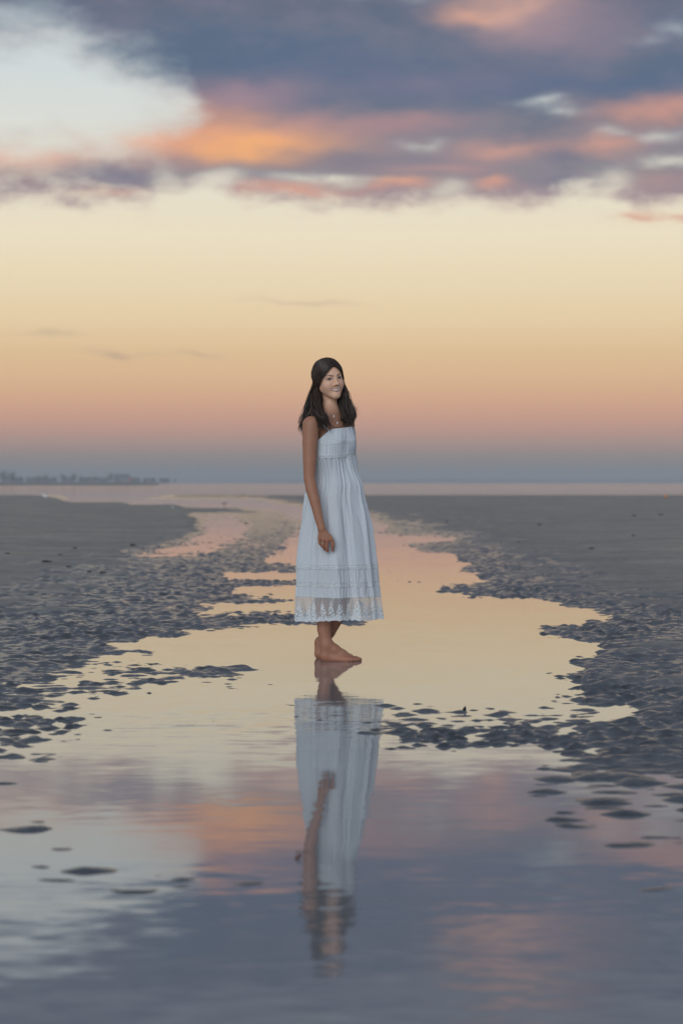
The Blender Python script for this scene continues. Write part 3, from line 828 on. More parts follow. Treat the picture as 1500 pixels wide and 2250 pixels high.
def body_sdf(P):
    z = P[:, 2]
    n = len(P)
    d = np.full(n, 0.4, dtype=np.float32)

    def part(mask, fn, k):
        i = np.nonzero(mask)[0]
        if len(i):
            d[i] = smin(d[i], fn(P[i]).astype(np.float32), k)
    # torso
    part((z > 0.66) & (z < 1.5), lambda Q: ell(Q, (-0.012, 0.0, 1.19), (0.112, 0.074, 0.16), TAX), 0.02)
    part((z > 0.66) & (z < 1.5), lambda Q: ell(Q, (-0.010, 0.0, 1.03), (0.086, 0.066, 0.17), TAX), 0.05)
    part((z > 0.6) & (z < 1.3), lambda Q: ell(Q, (-0.008, 0.01, 0.90), (0.118, 0.090, 0.13), TAX), 0.05)
    # shoulder girdle and neck
    part(z > 1.1, lambda Q: chain(Q, [(-0.120, -0.112, 1.277, 0.043), (-0.075, -0.058, 1.308, 0.040), (-0.030, 0.006, 1.335, 0.046), (0.022, 0.058, 1.312, 0.040), (0.064, 0.110, 1.277, 0.042)], 0.03), 0.035)
    part(z > 1.1, lambda Q: chain(Q, [(-0.030, 0.010, 1.30, 0.056), (-0.026, 0.004, 1.37, 0.0400), (-0.026, 0.002, 1.44, 0.0385), (-0.034, 0.004, 1.50, 0.042)], 0.02), 0.03)
    part(z > 1.1, lambda Q: cap(Q, (-0.075, -0.095, 1.317), (0.0, -0.030, 1.312), 0.012, 0.014), 0.018)     # collar bones
    part(z > 1.1, lambda Q: cap(Q, (0.060, 0.055, 1.317), (0.005, -0.028, 1.312), 0.012, 0.014), 0.018)
    # right arm (near the camera)
    part(z > 0.6, lambda Q: chain(Q, [(-0.127, -0.128, 1.274, 0.046), (-0.132, -0.140, 1.18, 0.0405), (-0.134, -0.150, 1.08, 0.0355), (-0.134, -0.158, 0.985, 0.0310),
                                      (-0.122, -0.170, 0.925, 0.0315), (-0.106, -0.182, 0.868, 0.0285), (-0.085, -0.195, 0.78, 0.0232), (-0.069, -0.202, 0.722, 0.0210)], 0.003), 0.014)
    # left arm (beyond the body)
    part(z > 0.6, lambda Q: chain(Q, [(0.064, 0.112, 1.274, 0.043), (0.066, 0.150, 1.16, 0.038), (0.064, 0.190, 0.99, 0.030), (0.060, 0.200, 0.92, 0.030), (0.044, 0.226, 0.77, 0.021)], 0.003), 0.014)

    def rh(Q):
        y0 = -0.203
        k = [(-0.0790, y0 + .004, .666), (-0.0585, y0 - .003, .659), (-0.0375, y0 - .004, .657), (-0.0170, y0 + .002, .663)]
        md = [(-0.0790, y0 + .010, .640), (-0.0625, y0 + .004, .627), (-0.0420, y0 + .003, .622), (-0.0085, y0 + .006, .630)]
        tp = [(-0.0660, y0 + .026, .621), (-0.0520, y0 + .022, .606), (-0.0385, y0 + .018, .598), (-0.0120, y0 + .020, .602)]
        th = [(-0.055, y0 + .010, .700, .014), (-0.026, y0 + .024, .674, .0115), (-0.012, y0 + .034, .650, .0098), (-0.010, y0 + .040, .632, .0082)]
        return hand_sdf(Q, (-0.068, y0 + .002, .716), k, list(zip(k, md, tp)), th, 1)
    part((z > 0.55) & (z < 0.80) & (P[:, 1] < -0.05), rh, 0.010)

    def lh(Q):
        y0 = 0.236
        k = [(0.012, y0, .712), (0.030, y0 + .004, .706), (0.050, y0 + .004, .706), (0.068, y0, .712)]
        md = [(0.010, y0 - .004, .688), (0.029, y0 + .002, .677), (0.050, y0 + .002, .675), (0.070, y0 - .003, .682)]
        tp = [(0.012, y0 - .018, .672), (0.029, y0 - .014, .655), (0.050, y0 - .014, .652), (0.068, y0 - .018, .662)]
        th = [(0.030, y0 - .012, .745, .013), (0.010, y0 - .024, .722, .011), (0.002, y0 - .032, .700, .0095), (0.002, y0 - .036, .684, .008)]
        return hand_sdf(Q, (0.043, y0 - .006, .766), k, list(zip(k, md, tp)), th, -1)
    part((z > 0.6) & (z < 0.86) & (P[:, 1] > 0.1), lh, 0.010)
    # legs
    part(z < 1.05, lambda Q: chain(Q, [(-0.045, -0.025, 0.86, 0.072), (-0.046, -0.040, 0.68, 0.062), (-0.045, -0.058, 0.50, 0.050), (-0.058, -0.060, 0.37, 0.0495),
                                      (-0.061, -0.060, 0.27, 0.0440), (-0.058, -0.064, 0.17, 0.0350), (-0.046, -0.070, 0.085, 0.0305)], 0.006), 0.02)
    part(z < 1.05, lambda Q: chain(Q, [(0.035, 0.040, 0.86, 0.072), (0.055, 0.055, 0.68, 0.062), (0.066, 0.060, 0.50, 0.049), (0.046, 0.070, 0.36, 0.0470),
                                      (0.020, 0.078, 0.24, 0.0395), (-0.028, 0.084, 0.145, 0.0315), (-0.066, 0.086, 0.085, 0.0285)], 0.006), 0.02)

    def foot(Q, heel, dirx, diry, s, side):
        f = np.array([dirx, diry, 0.0])
        f /= np.linalg.norm(f)
        n = np.array([-f[1], f[0], 0.0]) * side        # towards the big toe
        o = np.array(heel, dtype=float)

        def pt(a, b, c):
            v = o + f * a * s + n * b * s
            return (v[0], v[1], c)
        fo = chain(Q, [(*pt(0.002, 0, 0.085), 0.031), (*pt(-0.003, 0, 0.030), 0.029)], 0.015)
        fo = smin(fo, chain(Q, [(*pt(0.010, 0, 0.090), 0.029), (*pt(0.045, 0.006, 0.058), 0.030), (*pt(0.085, 0.010, 0.035), 0.026), (*pt(0.125, 0.012, 0.018), 0.020)], 0.015), 0.02)
        fo = smin(fo, cap(Q, pt(-0.002, 0, 0.018), pt(0.115, -0.024, 0.008), 0.022, 0.016), 0.02)
        fo = smin(fo, cap(Q, pt(0.01, 0.006, 0.016), pt(0.125, 0.022, 0.009), 0.018, 0.018), 0.02)
        fo = smin(fo, cap(Q, pt(0.118, -0.022, 0.009), pt(0.130, 0.022, 0.010), 0.016, 0.018), 0.015)
        for (a0, b0, a1, b1, r) in ((0.140, 0.026, 0.180, 0.024, 0.0125), (0.142, 0.008, 0.178, 0.006, 0.0090), (0.136, -0.006, 0.168, -0.009, 0.0086), (0.128, -0.019, 0.156, -0.023, 0.0082), (0.116, -0.031, 0.141, -0.036, 0.0078)):
            t = chain(Q, [(*pt(a0, b0, 0.012), r), (*pt((a0 + a1) / 2, (b0 + b1) / 2, 0.0125), r), (*pt(a1, b1, 0.006), r)], 0.004)
            fo = smin(fo, t, 0.005)
        return smax(fo, -(Q[:, 2] + 0.006), 0.004)
    part((z < 0.2) & (P[:, 1] < 0.03), lambda Q: foot(Q, (-0.046, -0.070, 0), 1.0, -0.05, 1.0, 1), 0.015)
    part((z < 0.2) & (P[:, 1] > -0.05), lambda Q: foot(Q, (-0.080, 0.086, 0), 0.60, 0.80, 1.0, -1), 0.012)
    # head
    part(z > 1.36, head_sdf, 0.016)
    return d


def stretch(*segs):
    out = []
    for lo, hi, st in segs:
        out.append(np.arange(lo, hi, st))
    return np.concatenate(out + [[segs[-1][1]]])


def build_body():
    xs = np.arange(-0.20, 0.20, 0.0026)
    ys = np.arange(-0.27, 0.30, 0.0030)
    zs = stretch((-0.010, 0.13, 0.003), (0.13, 0.58, 0.006), (0.58, 0.74, 0.003), (0.74, 1.38, 0.006), (1.38, 1.66, 0.0021))
    V, F = surface_nets(body_sdf, xs, ys, zs)
    me = mesh_data('body', V, F)
    n = len(V)
    skin = np.empty((n, 3))
    z = V[:, 2]
    tan = np.array([0.40, 0.185, 0.110])
    fac = np.array([0.84, 0.49, 0.325])
    w = np.clip((z - 1.33) / 0.08, 0, 1)[:, None]
    skin[:] = tan * (1 - w) + fac * w
    # face marks: eyes, brows, lips, teeth
    q = to_head(V.astype(np.float32)).astype(float)
    a, b, c = q[:, 0], q[:, 1], q[:, 2]
    front = (b > 0.045) & (z > 1.38)

    def put(mask, col, k=1.0):
        mk = np.clip(mask, 0, 1)[:, None] * front[:, None] * k
        skin[:] = skin * (1 - mk) + np.array(col) * mk

    def soft(x, wd):
        return np.clip(0.5 - x / wd, 0, 1)
    # cheeks
    for s in (-1, 1):
        put(np.exp(-(((a - s * 0.038) / 0.018) ** 2 + ((c + 0.036) / 0.014) ** 2)), (0.78, 0.40, 0.29), 0.5)
    for s in (-1, 1):
        u = (a - s * 0.030) / 0.0160
        arch = 0.0070 * (1 - u * u)
        cc = c + 0.0020
        lidtop = soft(cc - arch * 0.85, 0.002) * soft(-(cc + arch * 0.65), 0.002) * soft(np.abs(u) - 1, 0.1)
        put(np.exp(-((u / 1.35) ** 4 + ((cc - 0.002) / 0.012) ** 4)), (0.50, 0.27, 0.19), 0.45)     # socket tint
        put(lidtop, (0.50, 0.46, 0.44))
        ir = np.sqrt((a - s * 0.030 + 0.0035) ** 2 + (cc - 0.0005) ** 2)
        put(lidtop * soft(ir - 0.0068, 0.002), (0.035, 0.020, 0.014))
        lash = np.exp(-((cc - arch * 0.95) / 0.0020) ** 2) * soft(np.abs(u) - 1.08, 0.1)
        put(lash, (0.025, 0.017, 0.014))
        put(np.exp(-((cc + arch * 0.75) / 0.0012) ** 2) * soft(np.abs(u) - 0.95, 0.1), (0.16, 0.09, 0.07), 0.6)
        ub = (np.abs(a) * np.sign(a * s) - 0.031) / 0.020
        bc = 0.0190 + 0.003 * ub - 0.005 * ub * ub
        put(np.exp(-((c - bc) / (0.0034 - 0.0012 * ub)) ** 2) * soft(np.abs(ub) - 1, 0.15), (0.060, 0.036, 0.026), 0.9)
    # nostrils
    for s in (-1, 1):
        put(np.exp(-(((a - s * 0.007) / 0.0035) ** 2 + ((c + 0.0420) / 0.0024) ** 2)), (0.16, 0.07, 0.05), 0.8)
    u = a / 0.0305
    cm = c - (-0.0625 + 0.0080 * u * u)
    wdt = np.clip(1 - u * u, 0, 1)
    put(soft(cm - (0.0022 + 0.0042 * wdt), 0.002) * soft(-(cm + 0.0026 + 0.0075 * wdt), 0.002) * soft(np.abs(u) - 1.02, 0.08), (0.46, 0.15, 0.12))
    put(soft(cm - 0.0030 * wdt ** .6, 0.0016) * soft(-(cm + 0.0044 * wdt ** .6), 0.0016) * soft(np.abs(u) - 0.84, 0.08), (0.90, 0.86, 0.80))
    put(np.exp(-(((np.abs(a) - 0.0285) / 0.0022) ** 2 + ((cm) / 0.003) ** 2)), (0.18, 0.07, 0.055), 0.8)
    # scalp
    put2 = ((z > 1.42) & (c > 0.095))[:, None]
    skin[:] = np.where(put2, skin * 0.75, skin)
    # toenails / finger joints: slightly redder extremities
    ext = ((z < 0.03) | ((z > .59) & (z < .665) & (V[:, 1] < -.15)))[:, None]
    skin[:] = np.where(ext, skin * np.array([1.02, 0.92, 0.92]), skin)
    cattr(me, 'tint', skin)
    m, g, bs = principled('skin', (0.4, 0.25, 0.18, 1), 0.52)
    at = g.new('ShaderNodeAttribute', attribute_name='tint')
    tc = g.new('ShaderNodeTexCoord').outputs['Object']
    f, _ = g.noise(tc, 38.0, 4.0)
    g.put(bs.inputs['Base Color'], g.mix(g.smooth(f, 0.3, 0.75, 0.0, 0.16), at.outputs['Color'], (0.36, 0.16, 0.10, 1)))
    bs.inputs['Subsurface Weight'].default_value = 0.2
    bs.inputs['Subsurface Radius'].default_value = (0.010, 0.004, 0.002)
    bs.inputs['Subsurface Scale'].default_value = 1.0
    bs.inputs['Specular IOR Level'].default_value = 0.35
    return obj('body', me, m, PERSON)


BODY = build_body()


def front_y(x, z, y0=-0.45, steps=70):
    """depth of the body's camera-side surface at (x, z)"""
    x = np.atleast_1d(np.asarray(x, dtype=np.float32))
    z = np.atleast_1d(np.asarray(z, dtype=np.float32))
    y = np.full_like(x, y0)
    for _ in range(steps):
        y = y + np.clip(body_sdf(np.stack([x, y, z], 1).astype(np.float32)), -0.02, 0.05) * 0.7
    return y


def spline(pts, n):
    """Catmull-Rom through pts (k, 3)"""
    p = np.asarray(pts, dtype=float)
    p = np.vstack([2 * p[0] - p[1], p, 2 * p[-1] - p[-2]])
    k = len(p) - 3
    t = np.linspace(0, k - 1e-6, n)
    i = t.astype(int)
    u = (t - i)[:, None]
    a, b, c, d = p[i], p[i + 1], p[i + 2], p[i + 3]
    return 0.5 * ((2 * b) + (c - a) * u + (2 * a - 5 * b + 4 * c - d) * u ** 2 + (3 * b - a - 3 * c + d) * u ** 3)


def tube(path, r, k=6, closed=False):
    """tube along path; r scalar or per point"""
    p = np.asarray(path, dtype=float)
    n = len(p)
    r = np.broadcast_to(np.asarray(r, dtype=float), (n,))
    t = np.gradient(p, axis=0)
    t /= np.linalg.norm(t, axis=1)[:, None] + 1e-12
    ref = np.where(np.abs(t[:, 2:3]) > 0.9, np.array([[1.0, 0, 0]]), np.array([[0, 0, 1.0]]))
    if np.abs(t[:, 2]).max() > 0.9:
        ref = np.tile(np.array([[0.3, 1.0, 0.1]]), (n, 1))
    s = np.cross(t, ref)
    s /= np.linalg.norm(s, axis=1)[:, None] + 1e-12
    w = np.cross(t, s)
    an = np.arange(k) * 2 * math.pi / k
    v = p[:, None, :] + r[:, None, None] * (np.cos(an)[None, :, None] * s[:, None, :] + np.sin(an)[None, :, None] * w[:, None, :])
    return v.reshape(-1, 3), grid_faces(n, k, wrap=True)


class MB:
    """collects pieces of one part"""

    def __init__(self):
        self.v, self.f, self.n = [], [], 0

    def add(self, v, f):
        self.v.append(np.asarray(v, dtype=float))
        self.f.append(np.asarray(f) + self.n)
        self.n += len(v)
        return self

    def mesh(self, name, smooth=True):
        k = {f.shape[1] for f in self.f}
        if len(k) == 1:
            return mesh_data(name, np.vstack(self.v), np.vstack(self.f), smooth)
        return mesh_data(name, np.vstack(self.v), [tuple(r) for f in self.f for r in f], smooth)


# ------------------------------------------------------------------ hair
def hair_material():
    m, g, b = principled('hair', (0.02, 0.013, 0.010, 1), 0.36)
    at = g.new('ShaderNodeAttribute', attribute_name='tone')
    g.put(b.inputs['Base Color'], g.mix(at.outputs['Fac'], (0.014, 0.008, 0.006, 1), (0.105, 0.060, 0.038, 1)))
    b.inputs['Specular IOR Level'].default_value = 0.5
    return m


def shell_project(q, off):
    """push head-frame points onto the shell lying off above the skull"""
    q = np.array(q, dtype=np.float32)

    def sd(p):
        w = p @ HAX + HEAD_O.astype(np.float32)
        return smin(head_sdf(w.astype(np.float32)), ell(p, (0, -0.012, 0.026), (0.0700, 0.0905, 0.0755)), 0.02)
    for _ in range(12):
        d0 = sd(q)
        gr = np.stack([sd(q + np.array(e, dtype=np.float32)) - d0 for e in ((.001, 0, 0), (0, .001, 0), (0, 0, .001))], 1)
        gr /= np.linalg.norm(gr, axis=1)[:, None] + 1e-9
        q = q - gr * (d0 - off)[:, None] * 0.8
    return q


def build_hair():
    R = np.random.default_rng(3)

    # inner volume so no gaps show between the strands
    def vol(P):
        q = to_head(P)
        m = q.copy()
        m[:, 0] = np.abs(m[:, 0])
        d = ell(q, (0, -0.012, 0.026), (0.0735, 0.094, 0.0785))
        # cut away the face: hairline from the forehead down past the temples
        d = smax(d, (q[:, 1] - (0.026 + 0.50 * q[:, 2])) * 0.85, 0.006)
        d = smin(d, ell(P, (-0.034, 0.058, 1.410), (0.084, 0.034, 0.125)), 0.03)
        d = smin(d, chain(P, [(0.026, 0.030, 1.50, 0.014), (0.036, 0.024, 1.43, 0.016), (0.052, 0.020, 1.36, 0.016)], 0.02), 0.02)
        d = smin(d, chain(P, [(-0.100, 0.020, 1.500, 0.014), (-0.108, -0.006, 1.440, 0.016), (-0.106, -0.050, 1.370, 0.016), (-0.092, -0.110, 1.318, 0.011)], 0.02), 0.02)
        d = smin(d, chain(P, [(-0.112, 0.030, 1.470, 0.013), (-0.142, 0.026, 1.380, 0.013), (-0.160, 0.016, 1.310, 0.008)], 0.02), 0.02)
        d = smin(d, chain(P, [(0.042, 0.024, 1.520, 0.010), (0.060, 0.004, 1.450, 0.012), (0.076, -0.006, 1.370, 0.013), (0.082, -0.010, 1.325, 0.009)], 0.02), 0.02)
        return d.astype(np.float32)
    V, F = surface_nets(vol, np.arange(-0.21, 0.14, 0.004), np.arange(-0.18, 0.15, 0.004), np.arange(1.24, 1.67, 0.004))
    mb = MB()
    mb.add(V, F)
    tone = [np.full(len(V), 0.03)]
    npt = 30
    # locks: each is a guide of head-frame points (over the skull) followed by points in the person's frame
    heads, tails, kinds = [], [], []
    NL = 150
    for i in range(NL):
        side = -1 if i % 9 < 5 else 1               # -1: near side (left in the picture)
        t = ((i * 0.61803) % 1.0) ** 0.9            # 0 front hairline .. 1 crown
        b0 = 0.076 - 0.135 * t
        c0 = 0.066 + 0.040 * min(1, t * 2.5)
        h = [(0.003 + 0.002 * side, b0, c0),
             (side * 0.022, 0.076 - 0.142 * t, 0.056 + 0.044 * min(1, t * 2.2)),
             (side * 0.043, 0.064 - 0.140 * t, 0.028 + 0.048 * min(1, t * 2)),
             (side * 0.0615, 0.040 - 0.110 * t, -0.002 + 0.036 * t)]
        e = R.random()
        j = R.normal(0, 1, 3)
        wv = 0.007 * math.sin(6.28 * R.random())
        if side < 0:
            h.append((-0.073, 0.010 - 0.074 * t, -0.030 + 0.020 * t))
            if R.random() < 0.62:
                tl = [(-0.108 + 0.016 * e + 0.004 * j[0], -0.004 - 0.030 * e + 0.008 * j[1], 1.455),
                      (-0.116 + 0.034 * e + 0.005 * j[0] + wv, -0.044 - 0.050 * e + 0.008 * j[1], 1.385),
                      (-0.114 + 0.056 * e + 0.005 * j[0] - wv, -0.110 - 0.030 * e + 0.006 * j[1], 1.328 - 0.006 * e),
                      (-0.096 + 0.068 * e + 0.005 * j[0], -0.160 + 0.010 * e + 0.005 * j[1], 1.296 - 0.026 * R.random())]
            else:
                tl = [(-0.114 - 0.012 * e + 0.004 * j[0], 0.014 + 0.012 * j[1], 1.455),
                      (-0.134 - 0.014 * e + 0.005 * j[0] - wv, 0.018 + 0.012 * j[1], 1.375),
                      (-0.154 - 0.016 * e + 0.005 * j[0], 0.008 + 0.012 * j[1], 1.305),
                      (-0.164 - 0.018 * e + 0.005 * j[0] + wv, 0.000 + 0.012 * j[1], 1.262 + 0.022 * R.random())]
        else:
            h.append((0.070, 0.026 - 0.080 * t, -0.034 + 0.020 * t))
            e = e * 1.35 - 0.35
            tl = [(0.050 + 0.012 * e + 0.003 * j[0], -0.020 + 0.040 * t + 0.005 * j[1], 1.455),
                  (0.054 + 0.034 * e + 0.004 * j[0] + wv, -0.030 + 0.040 * t + 0.006 * j[1], 1.385),
                  (0.058 + 0.048 * e + 0.005 * j[0] - wv, -0.036 + 0.040 * t + 0.006 * j[1], 1.328),
                  (0.060 + 0.046 * e + 0.006 * j[0] + 0.5 * wv, -0.040 + 0.040 * t + 0.006 * j[1], 1.286 + 0.026 * R.random())]
        heads.append(h)
        tails.append(tl)
        kinds.append((side, t))
    hq = np.array(heads)
    tl = np.array(tails)
    per = 17
    # longer tails with a loose wave and uneven ends
    fine = np.stack([spline(q_, 8) for q_ in tl])
    sgrow = np.linspace(0, 1, 8)[None, :]
    ph1, ph2 = R.random((NL, 1)) * 6.28, R.random((NL, 1)) * 6.28
    fine[:, :, 0] += 0.0120 * sgrow * np.sin(ph1 + sgrow * 8.0)
    fine[:, :, 1] += 0.0110 * sgrow * np.cos(ph2 + sgrow * 7.0)
    fine[:, :, 2] -= (sgrow ** 3) * R.normal(0.003, 0.018, (NL, 1))
    tl = fine
    nh, nt_ = hq.shape[1], tl.shape[1]
    for s in range(per):
        off = 0.0045 + 0.0040 * R.random(NL)
        q = hq.copy()
        q[:, 1:, :] += R.normal(0, 1, (NL, 1, 3)) * np.array([0.0015, 0.0052, 0.0035])
        q[:, 0, 1] += R.normal(0, 0.0050, NL)
        q = shell_project(q.reshape(-1, 3), np.repeat(off, nh)).reshape(NL, nh, 3)
        w = from_head(q)
        shrink = np.linspace(1.0, 0.40, nt_)[None, :, None]
        tt = tl + R.normal(0, 1, (NL, 1, 3)) * np.array([0.0052, 0.0062, 0.0030]) * shrink
        tt[:, -1] += R.normal(0, 1, (NL, 3)) * np.array([0.003, 0.003, 0.011])
        tt[:, -2] += R.normal(0, 1, (NL, 3)) * np.array([0.0015, 0.0015, 0.003])
        for i in range(NL):
            p = spline(np.vstack([w[i], tt[i]]), npt)
            rad = (0.0010 + 0.0006 * R.random()) * np.clip(1.12 - np.linspace(0, 1, npt) ** 4, 0.15, 1)
            v, f = tube(p, rad, 3)
            mb.add(v, f)
            tone.append(np.full(len(v), R.random() ** 1.6))
    # flyaway wisps
    for i in range(150):
        e = R.normal(0, 1, 6) * 1.25
        if i % 2:
            c = [from_head((-0.074, -0.02, 0.02)), np.array([-0.116 + .006 * e[0], 0.01, 1.45]), np.array([-0.148 + .010 * e[1], 0.01, 1.375]), np.array([-0.176 + .010 * e[2], 0.0, 1.31]), np.array([-0.176 + .012 * e[3], 0.0, 1.272 + .01 * e[4]])]
        else:
            c = [from_head((0.073, -0.01, 0.02)), np.array([0.062 + .004 * e[0], 0.0, 1.46]), np.array([0.080 + .006 * e[1], -0.01, 1.40]), np.array([0.098 + .008 * e[2], -0.01, 1.365 + .008 * e[3]]), np.array([0.114 + .012 * e[2], -0.01, 1.345 + .02 * e[5]])]
        p = spline(c, npt)
        v, f = tube(p, 0.0008 * np.clip(1.1 - np.linspace(0, 1, npt) ** 2, 0.2, 1), 3)
        mb.add(v, f)
        tone.append(np.full(len(v), 0.8))
    me = mb.mesh('hair')
    fattr(me, 'tone', np.concatenate(tone))
    o = obj('hair', me, hair_material(), PERSON)
    o['label'] = 'long dark brown hair parted in the middle'
    return o


build_hair()

# ------------------------------------------------------------------ dress
NTH = 540
THE = np.linspace(0, 2 * math.pi, NTH, endpoint=False)      # azimuth, 0 = +X, pi/2 = away from the camera
# axis-aligned silhouette of the skirt: z, cx, rx, cy, ry
SK = np.array([(1.30, .002, .108, .0, .10), (1.20, .003, .108, .0, .10), (1.11, .006, .107, .0, .110), (1.07, .014, .116, .002, .118), (1.01, .012, .128, .006, .128), (.955, .008, .140, .010, .135),
               (.896, .001, .159, .012, .141), (.837, .002, .172, .014, .146), (.718, .006, .190, .016, .154), (.60, .007, .204, .018, .166), (.50, .0095, .2115, .018, .176),
               (.40, .013, .212, .018, .182), (.30, .0165, .219, .018, .190), (.20, .018, .224, .018, .195)])[::-1]


def ring(z, theta):
    f = [np.interp(z, SK[:, 0], SK[:, k]) for k in range(1, 5)]
    cx, rx, cy, ry = f
    ca, sa = np.cos(theta), np.sin(theta)
    r1 = rx * ry / np.sqrt((ry * ca) ** 2 + (rx * sa) ** 2)
    psi = theta - math.atan2(TL[1], TL[0])
    rl, rf = 0.139, 0.096
    r2 = rl * rf / np.sqrt((rf * np.cos(psi)) ** 2 + (rl * np.sin(psi)) ** 2)
    # bust
    fr = theta - math.atan2(TF[1], TF[0])
    fr = (fr + math.pi) % (2 * math.pi) - math.pi
    r2 = r2 + 0.020 * np.exp(-((z - 1.185) / 0.055) ** 2) * (np.exp(-((fr - 0.50) / 0.36) ** 2) + np.exp(-((fr + 0.50) / 0.36) ** 2))
    w = np.clip((z - 0.94) / 0.15, 0, 1)
    w = w * w * (3 - 2 * w)
    r = r1 * (1 - w) + r2 * w
    cx = cx - 0.014 * w
    return cx, cy, r


TW = THE + 0.10 * np.sin(3 * THE + 0.6) + 0.06 * np.sin(7 * THE + 2.0) + 0.03 * np.sin(13 * THE + 1.1)   # uneven fold spacing


def folds(z, th, tw):
    """radial fold displacement of the skirt"""
    t = np.clip((1.11 - z) / 0.9, 0, 1)
    # big soft folds grow towards the hem
    big = (0.55 * np.cos(9 * tw + 0.4 + 0.8 * t) + 0.45 * np.cos(14 * tw + 1.9 - 0.5 * t) + 0.25 * np.cos(5 * tw + 2.2))
    big = np.sign(big) * np.abs(big) ** 0.8
    d = big * (0.004 + 0.0165 * t ** 0.8)
    # small gathers just under the seam
    gth = np.cos(46 * tw) * 0.6 + np.cos(31 * tw + 1.0) * 0.4
    d = d + gth * 0.0075 * np.exp(-((1.105 - z) / 0.11) ** 2) + gth * 0.0030 * np.exp(-((1.10 - z) / 0.35) ** 2)
    # soft irregular billows of thin cloth
    bw = fbm((np.cos(tw) * 3.2 + 5 + 1.2 * z).ravel(), (np.sin(tw) * 3.2 + 9 + 2.6 * z).ravel(), 3, 61).reshape(np.shape(tw))
    d = d + 0.0085 * bw * np.clip(t * 3, 0, 1)
    # creases running down
    d = d + 0.0022 * np.cos(23 * tw + 3.0 * np.sin(4 * z + 2 * tw)) * np.clip(t * 4, 0, 1)
    return d


def shell(name, zt, zb, rows, mat, parent, extra=None, edge_top=None, edge_bot=None, pleat=0, amp=0.0, skirt=True, out=0.0):
    """a ring of cloth from zt to zb; edge functions move the borders per angle"""
    tt = np.linspace(0, 1, rows)[:, None]
    top = np.full(NTH, zt) if edge_top is None else edge_top
    bot = np.full(NTH, zb) if edge_bot is None else edge_bot
    Z = top[None, :] * (1 - tt) + bot[None, :] * tt
    TH = np.broadcast_to(THE[None, :], Z.shape)
    TWb = np.broadcast_to(TW[None, :], Z.shape)
    cx, cy, r = ring(Z, TH)
    if skirt:
        r = r + folds(Z, TH, TWb)
    if pleat:
        ph = pleat * TWb + 1.3 * np.sin(TWb * 11 + Z * 30) + np.where(Z > 1.0, 2.2 * np.sin(TWb * 5 + np.floor((Z - 1.186) * 14) * 2.0), 0.0)
        r = r + amp * (np.cos(ph) + 0.5 * np.cos(ph * 0.53 + 1 + 6 * Z))
    if extra is not None:
        r = r + extra(Z, TH, tt)
    r = r + out
    X = cx + r * np.cos(TH)
    Y = cy + r * np.sin(TH)
    me = mesh_data(name, np.stack([X, Y, Z], -1).reshape(-1, 3), grid_faces(rows, NTH, wrap=True))
    arc = THE / (2 * math.pi) * 1.35
    uv = np.stack([np.broadcast_to(arc[None, :], Z.shape), np.broadcast_to((Z - bot[None, :]), Z.shape)], -1).reshape(-1, 2)
    uvmap(me, uv)
    return obj(name, me, mat, parent)


def cloth(name, col, sheer, rough=0.85):
    m = bpy.data.materials.new(name)
    m.use_nodes = True
    nt = m.node_tree
    nt.nodes.clear()
    g = G(nt)
    tc = g.new('ShaderNodeTexCoord').outputs['UV']
    f, _ = g.noise(g.v('MULTIPLY', tc, (260.0, 90.0, 1.0)), 1.0, 3.0)
    cc = g.mix(g.smooth(f, 0.25, 0.75), col, tuple(c * 0.9 for c in col[:3]) + (1,))
    dif = g.new('ShaderNodeBsdfDiffuse')
    g.put(dif.inputs['Color'], cc)
    tra = g.new('ShaderNodeBsdfTranslucent')
    g.put(tra.inputs['Color'], cc)
    bn = g.new('ShaderNodeBump')
    bn.inputs['Strength'].default_value = 0.4
    bn.inputs['Distance'].default_value = 0.002
    g.put(bn.inputs['Height'], f)
    g.put(dif.inputs['Normal'], bn.outputs[0])
    mx = g.new('ShaderNodeMixShader')
    mx.inputs[0].default_value = 0.22
    nt.links.new(dif.outputs[0], mx.inputs[1])
    nt.links.new(tra.outputs[0], mx.inputs[2])
    tp = g.new('ShaderNodeBsdfTransparent')
    mx2 = g.new('ShaderNodeMixShader')
    nt.links.new(mx.outputs[0], mx2.inputs[1])
    nt.links.new(tp.outputs[0], mx2.inputs[2])
    mx2.inputs[0].default_value = sheer
    out = g.new('ShaderNodeOutputMaterial')
    nt.links.new(mx2.outputs[0], out.inputs[0])
    return m, g, mx2, tc


WHITE = (0.84, 0.87, 0.90, 1)
M_SKIRT, _, _, _ = cloth('white_cotton', WHITE, 0.07)
M_BOD, _, _, _ = cloth('white_shirred_cotton', WHITE, 0.0)
M_TIER, _, _, _ = cloth('white_thin_cotton', WHITE, 0.13)


